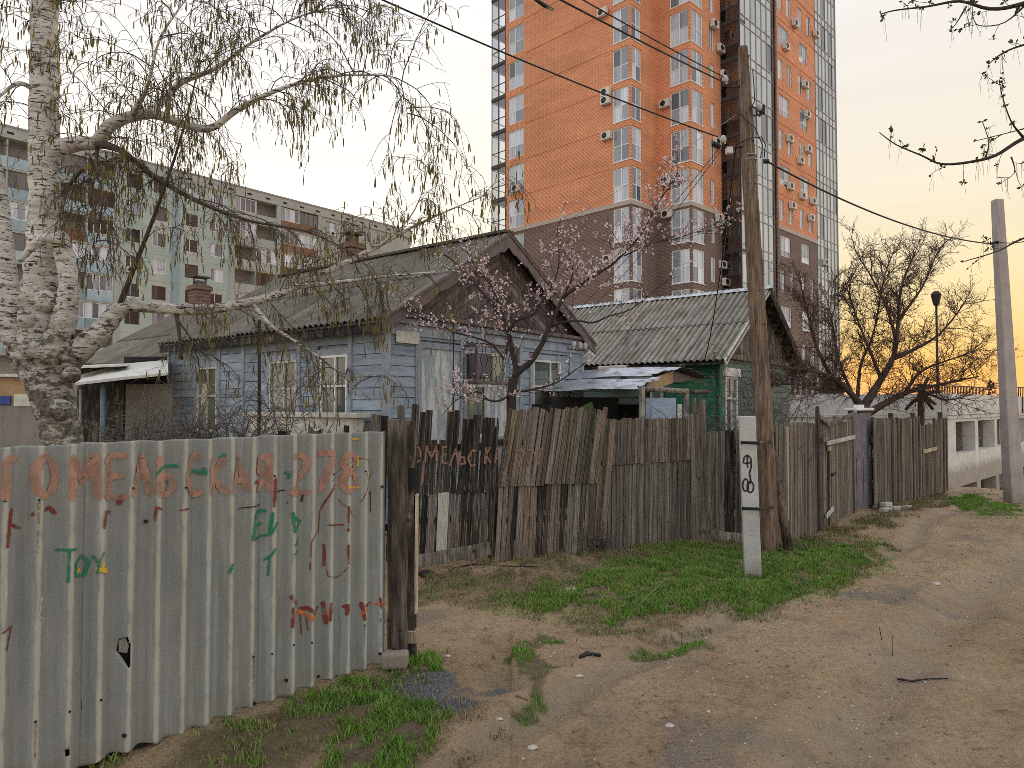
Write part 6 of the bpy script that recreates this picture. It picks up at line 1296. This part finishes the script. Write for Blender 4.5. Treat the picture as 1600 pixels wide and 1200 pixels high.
for g in ([(972, 978), (970, 960), (963, 937), (945, 922), (930, 908)], [(972, 977), (985, 962), (1001, 945), (1003, 922), (975, 885)], [(985, 962), (1003, 940), (1040, 905)], [(963, 937), (990, 930)]): mb.tube([s_(*q) for q in g], [.0052 - .0009 * i for i in range(len(g))], 5)
mb.build('stem', DRYTW, R, True)

# ------------------------------------------------------------------ small things on the ground
def lying(name, pts, r, m, label, cat, lift=.012):
    v = [gp(*q) for q in pts]; tag(MB().tube([V(a.x, a.y, gz(a.x, a.y) + lift) for a in v], r, 6, True, .1).build(name, m, None, True), label, cat)
lying('dark_stick', [(906, 1034), (918, 1028), (938, 1026)], [.012, .018, .012], METAL_DK, 'short black stick lying on the dirt left of centre', 'stick'); lying('dead_twig', [(1402, 1048), (1425, 1058), (1450, 1063), (1482, 1068)], [.009, .008, .006, .004], W_DARK, 'thin dark twig lying on the road at the right', 'stick')
lying('dead_branch', [(880, 892), (905, 889), (925, 883), (928, 878)], [.009, .01, .008, .006], DRYTW, 'pale curved dead branch near the fence foot', 'stick'); lying('dead_branch', [(700, 886), (740, 884), (790, 886), (840, 889)], [.009, .012, .01, .006], W_DARK, 'long dark dead branch along the foot of the dark fence', 'stick'); lying('dead_branch', [(1018, 950), (1040, 947), (1070, 942)], [.006, .006, .004], DRYTW, 'short pale stick lying in the grass', 'stick')
lying('wood_scrap', [(807, 1086), (826, 1087)], [.008, .007], DRYTW, 'short pale wood scrap beside the small grass patch', 'stick')
for i, (a, b) in enumerate((((1378, 996), (1374, 980)), ((1394, 1014), (1394, 992)))):
    p, q = gp(*a), None; q = at(*b, p.y); tag(MB().tube([V(p.x, p.y, gz(p.x, p.y) - .01), q], [.004, .0025], 5).build('dry_stalk', W_DARK), f'thin upright dry stalk in the road, {"left" if not i else "right"} of two', 'stalk')
stm = mat('white brick', (.36, .34, .31), (.52, .50, .46), (1, 1, 1), 9, .9, .3, .01)
for i, (px, py, rz, dz, lab) in enumerate(((1384, 797, .5, 0, 'pale brick lying nearest the metal door'), (1385, 795, .62, .075, 'pale brick stacked on another beside the metal door'), (1402, 796, .3, 0, 'pale brick in the middle of the row by the fence foot'), (1418, 793, .9, 0, 'pale brick at the far end of the row by the fence foot'))):
    p = gp(px, py); tag(bevel(MB().box(-.125, .125, -.06, .06, 0, .075).build('loose_brick', stm, None, False, (p.x, p.y, gz(p.x, p.y) + dz)), .01), lab, 'brick', 'loose pale bricks by the fence'); COL.objects[-1].rotation_euler = (0, 0, rz)
p = gp(664, 892); mb = MB(); c = V(0, 0, .05)
def lump(name, px, py, s, m, label, cat, flat=.6):
    p = gp(px, py); mb = MB(); n = 9; rings = [(-.6, .75), (-.1, 1), (.35, .85), (.7, .45)]
    for z, r in rings:
        for k in range(n): a = 2 * PI * k / n; q = r * s * rr(.8, 1.15); mb.v.append((math.cos(a) * q, math.sin(a) * q * .8, z * s * flat))
    for j in range(3):
        for k in range(n): mb.f.append((j * n + k, j * n + (k + 1) % n, j * n + n + (k + 1) % n, j * n + n + k))
    mb.f += [tuple(range(n))[::-1], tuple(range(3 * n, 4 * n))]; tag(mb.build(name, m, None, False, (p.x, p.y, gz(p.x, p.y) + s * flat * .2)), label, cat)
lump('dark_clod', 668, 893, .12, mat('dark clod', (.02, .018, .016), (.05, .045, .04)), 'dark clod lying at the broken foot of the dark fence', 'clod'); lump('pale_stone', 892, 918, .075, STONE, 'pale stone lying in the strip of grass', 'stone', .4)
for i, (px, py, s, lab) in enumerate(((905, 1052, .03, 'pale stone below the black stick'), (832, 1158, .032, 'pale stone at the bottom of the picture left of the tyre track'), (780, 1115, .025, 'small round pale stone below the little grass patch'), (1446, 1132, .03, 'pale stone alone on the bare road at lower centre'), (700, 1014, .028, 'pale stone beside the log post grass tuft'), (1463, 914, .045, 'pale stone on the road beyond the grass'))): lump('pale_stone', px if px < 1440 or py < 1000 else 1046, py, s, STONE, lab, 'stone', .5)
# pebbles, clods
def pebbles(name, n, m, smin, smax, label, cat, xr, yr, bias):
    x = RNG.uniform(*xr, n * 3); y = yr[0] + (yr[1] - yr[0]) * RNG.random(n * 3) ** 1.6; keep = vnoise(x * 1.3 + bias, y * 1.3) > .45; u = x - (y * .9 - 6.2); keep &= (u > 0); x, y = x[keep][:n], y[keep][:n]; n = len(x)
    s = smin + (smax - smin) * RNG.random(n) ** 3; base = np.array([(1, 0, 0), (-1, 0, 0), (0, 1, 0), (0, -1, 0), (0, 0, .7), (0, 0, -.7)], float); f = np.array([(0, 2, 4), (2, 1, 4), (1, 3, 4), (3, 0, 4), (2, 0, 5), (1, 2, 5), (3, 1, 5), (0, 3, 5)])
    v = base[None] * s[:, None, None] * RNG.uniform(.6, 1.35, (n, 6, 3)); a = RNG.uniform(0, 6.28, n); ca_, sa = np.cos(a)[:, None], np.sin(a)[:, None]; vx = v[:, :, 0] * ca_ - v[:, :, 1] * sa; vy = v[:, :, 0] * sa + v[:, :, 1] * ca_
    v = np.stack([vx + x[:, None], vy + y[:, None], v[:, :, 2] + (gh(x, y) + s * .15)[:, None]], 2).reshape(-1, 3); F_ = (f[None] + (np.arange(n) * 6)[:, None, None]).reshape(-1, 3); tag(put(name, npmesh(name, v, F_, m)), label, cat, None, 'stuff')
pebbles('pebbles', 3600, STONE, .003, .016, 'pale pebbles scattered over the dirt road', 'pebbles', (-1.2, 13), (3.2, 17), 0); pebbles('dirt_clods', 5000, mat('dirt clods', (.13, .095, .06), (.27, .2, .13), orand=False), .003, .018, 'small brown dirt clods on the road', 'clods', (-1.2, 13), (3.2, 17), 31)
# grass
def blades(name, spec, m, label, cat, wmul=1.0):
    VV = []; FF = []; b = 0
    for poly, dens, th, hh in spec:
        lo, hi = poly.min(0) - .2, poly.max(0) + .2; n = int((hi - lo).prod() * dens); x = RNG.uniform(lo[0], hi[0], n); y = RNG.uniform(lo[1], hi[1], n); wx, wy = warp(x, y)
        nz = .6 * vnoise(x * 5, y * 5) + .4 * vnoise(x * 15 + 9, y * 15); keep = inpoly(poly, wx, wy) & (nz > th * RNG.uniform(.75, 1.15, n)); x, y, nz = x[keep], y[keep], nz[keep]; n = len(x)
        h = hh * RNG.uniform(.35, 1.15, n) * (.45 + nz); a = RNG.uniform(0, 6.28, n); wd = RNG.uniform(.0022, .0042, n) * wmul * (1 + np.hypot(x, y) * .05); ln = RNG.uniform(.2, .9, n) * h; la = RNG.uniform(0, 6.28, n)
        z = gh(x, y) - .004; dx, dy = np.cos(a) * wd, np.sin(a) * wd; lx, ly = np.cos(la) * ln, np.sin(la) * ln
        v = np.stack([np.stack([x - dx, y - dy, z], 1), np.stack([x + dx, y + dy, z], 1), np.stack([x + dx * .7 + lx * .35, y + dy * .7 + ly * .35, z + h * .6], 1), np.stack([x - dx * .7 + lx * .35, y - dy * .7 + ly * .35, z + h * .6], 1), np.stack([x + lx, y + ly, z + h], 1)], 1)
        i0 = b + np.arange(n) * 5; FF.append(np.stack([np.stack([i0, i0 + 1, i0 + 2], 1), np.stack([i0, i0 + 2, i0 + 3], 1), np.stack([i0 + 3, i0 + 2, i0 + 4], 1)], 1).reshape(-1, 3)); VV.append(v.reshape(-1, 3)); b += n * 5
    tag(put(name, npmesh(name, np.concatenate(VV), np.concatenate(FF), m)), label, cat, None, 'stuff')
def grown(poly, k): c = poly.mean(0); return c + (poly - c) * k
EDGE = [(grown(p, 1.22), d * .16, t * .8, h * .75) for p, d, t, h in PATCH]
blades('grass', PATCH + EDGE, GRASS, 'fresh green grass in patches along the fences and round the pole', 'grass')
dry = [(gpoly([(652, 905), (770, 885), (1010, 856), (1330, 838), (1400, 845), (1360, 900), (1180, 970), (1000, 985), (850, 960), (652, 940)]), 1500, .42, .06), (gpoly([(150, 1230), (400, 1090), (620, 1030), (760, 1100), (760, 1230)]), 1800, .45, .05), (gpoly([(650, 890), (780, 880), (1090, 843), (1210, 853), (1290, 828), (1480, 768), (1500, 775), (1300, 848), (1200, 868), (1080, 858), (780, 897), (650, 905)]), 1600, .4, .09)]
blades('fence_foot_grass', [(gpoly([(650, 890), (780, 880), (1090, 843), (1210, 853), (1290, 828), (1480, 768), (1490, 772), (1300, 840), (1200, 862), (1080, 852), (780, 890), (650, 899)]), 1300, .52, .065)], GRASS, 'thin taller green weeds along the foot of the wooden fences', 'weeds')
blades('dry_grass', dry, DRYGR, 'thin dry straw among the green grass', 'dry grass')
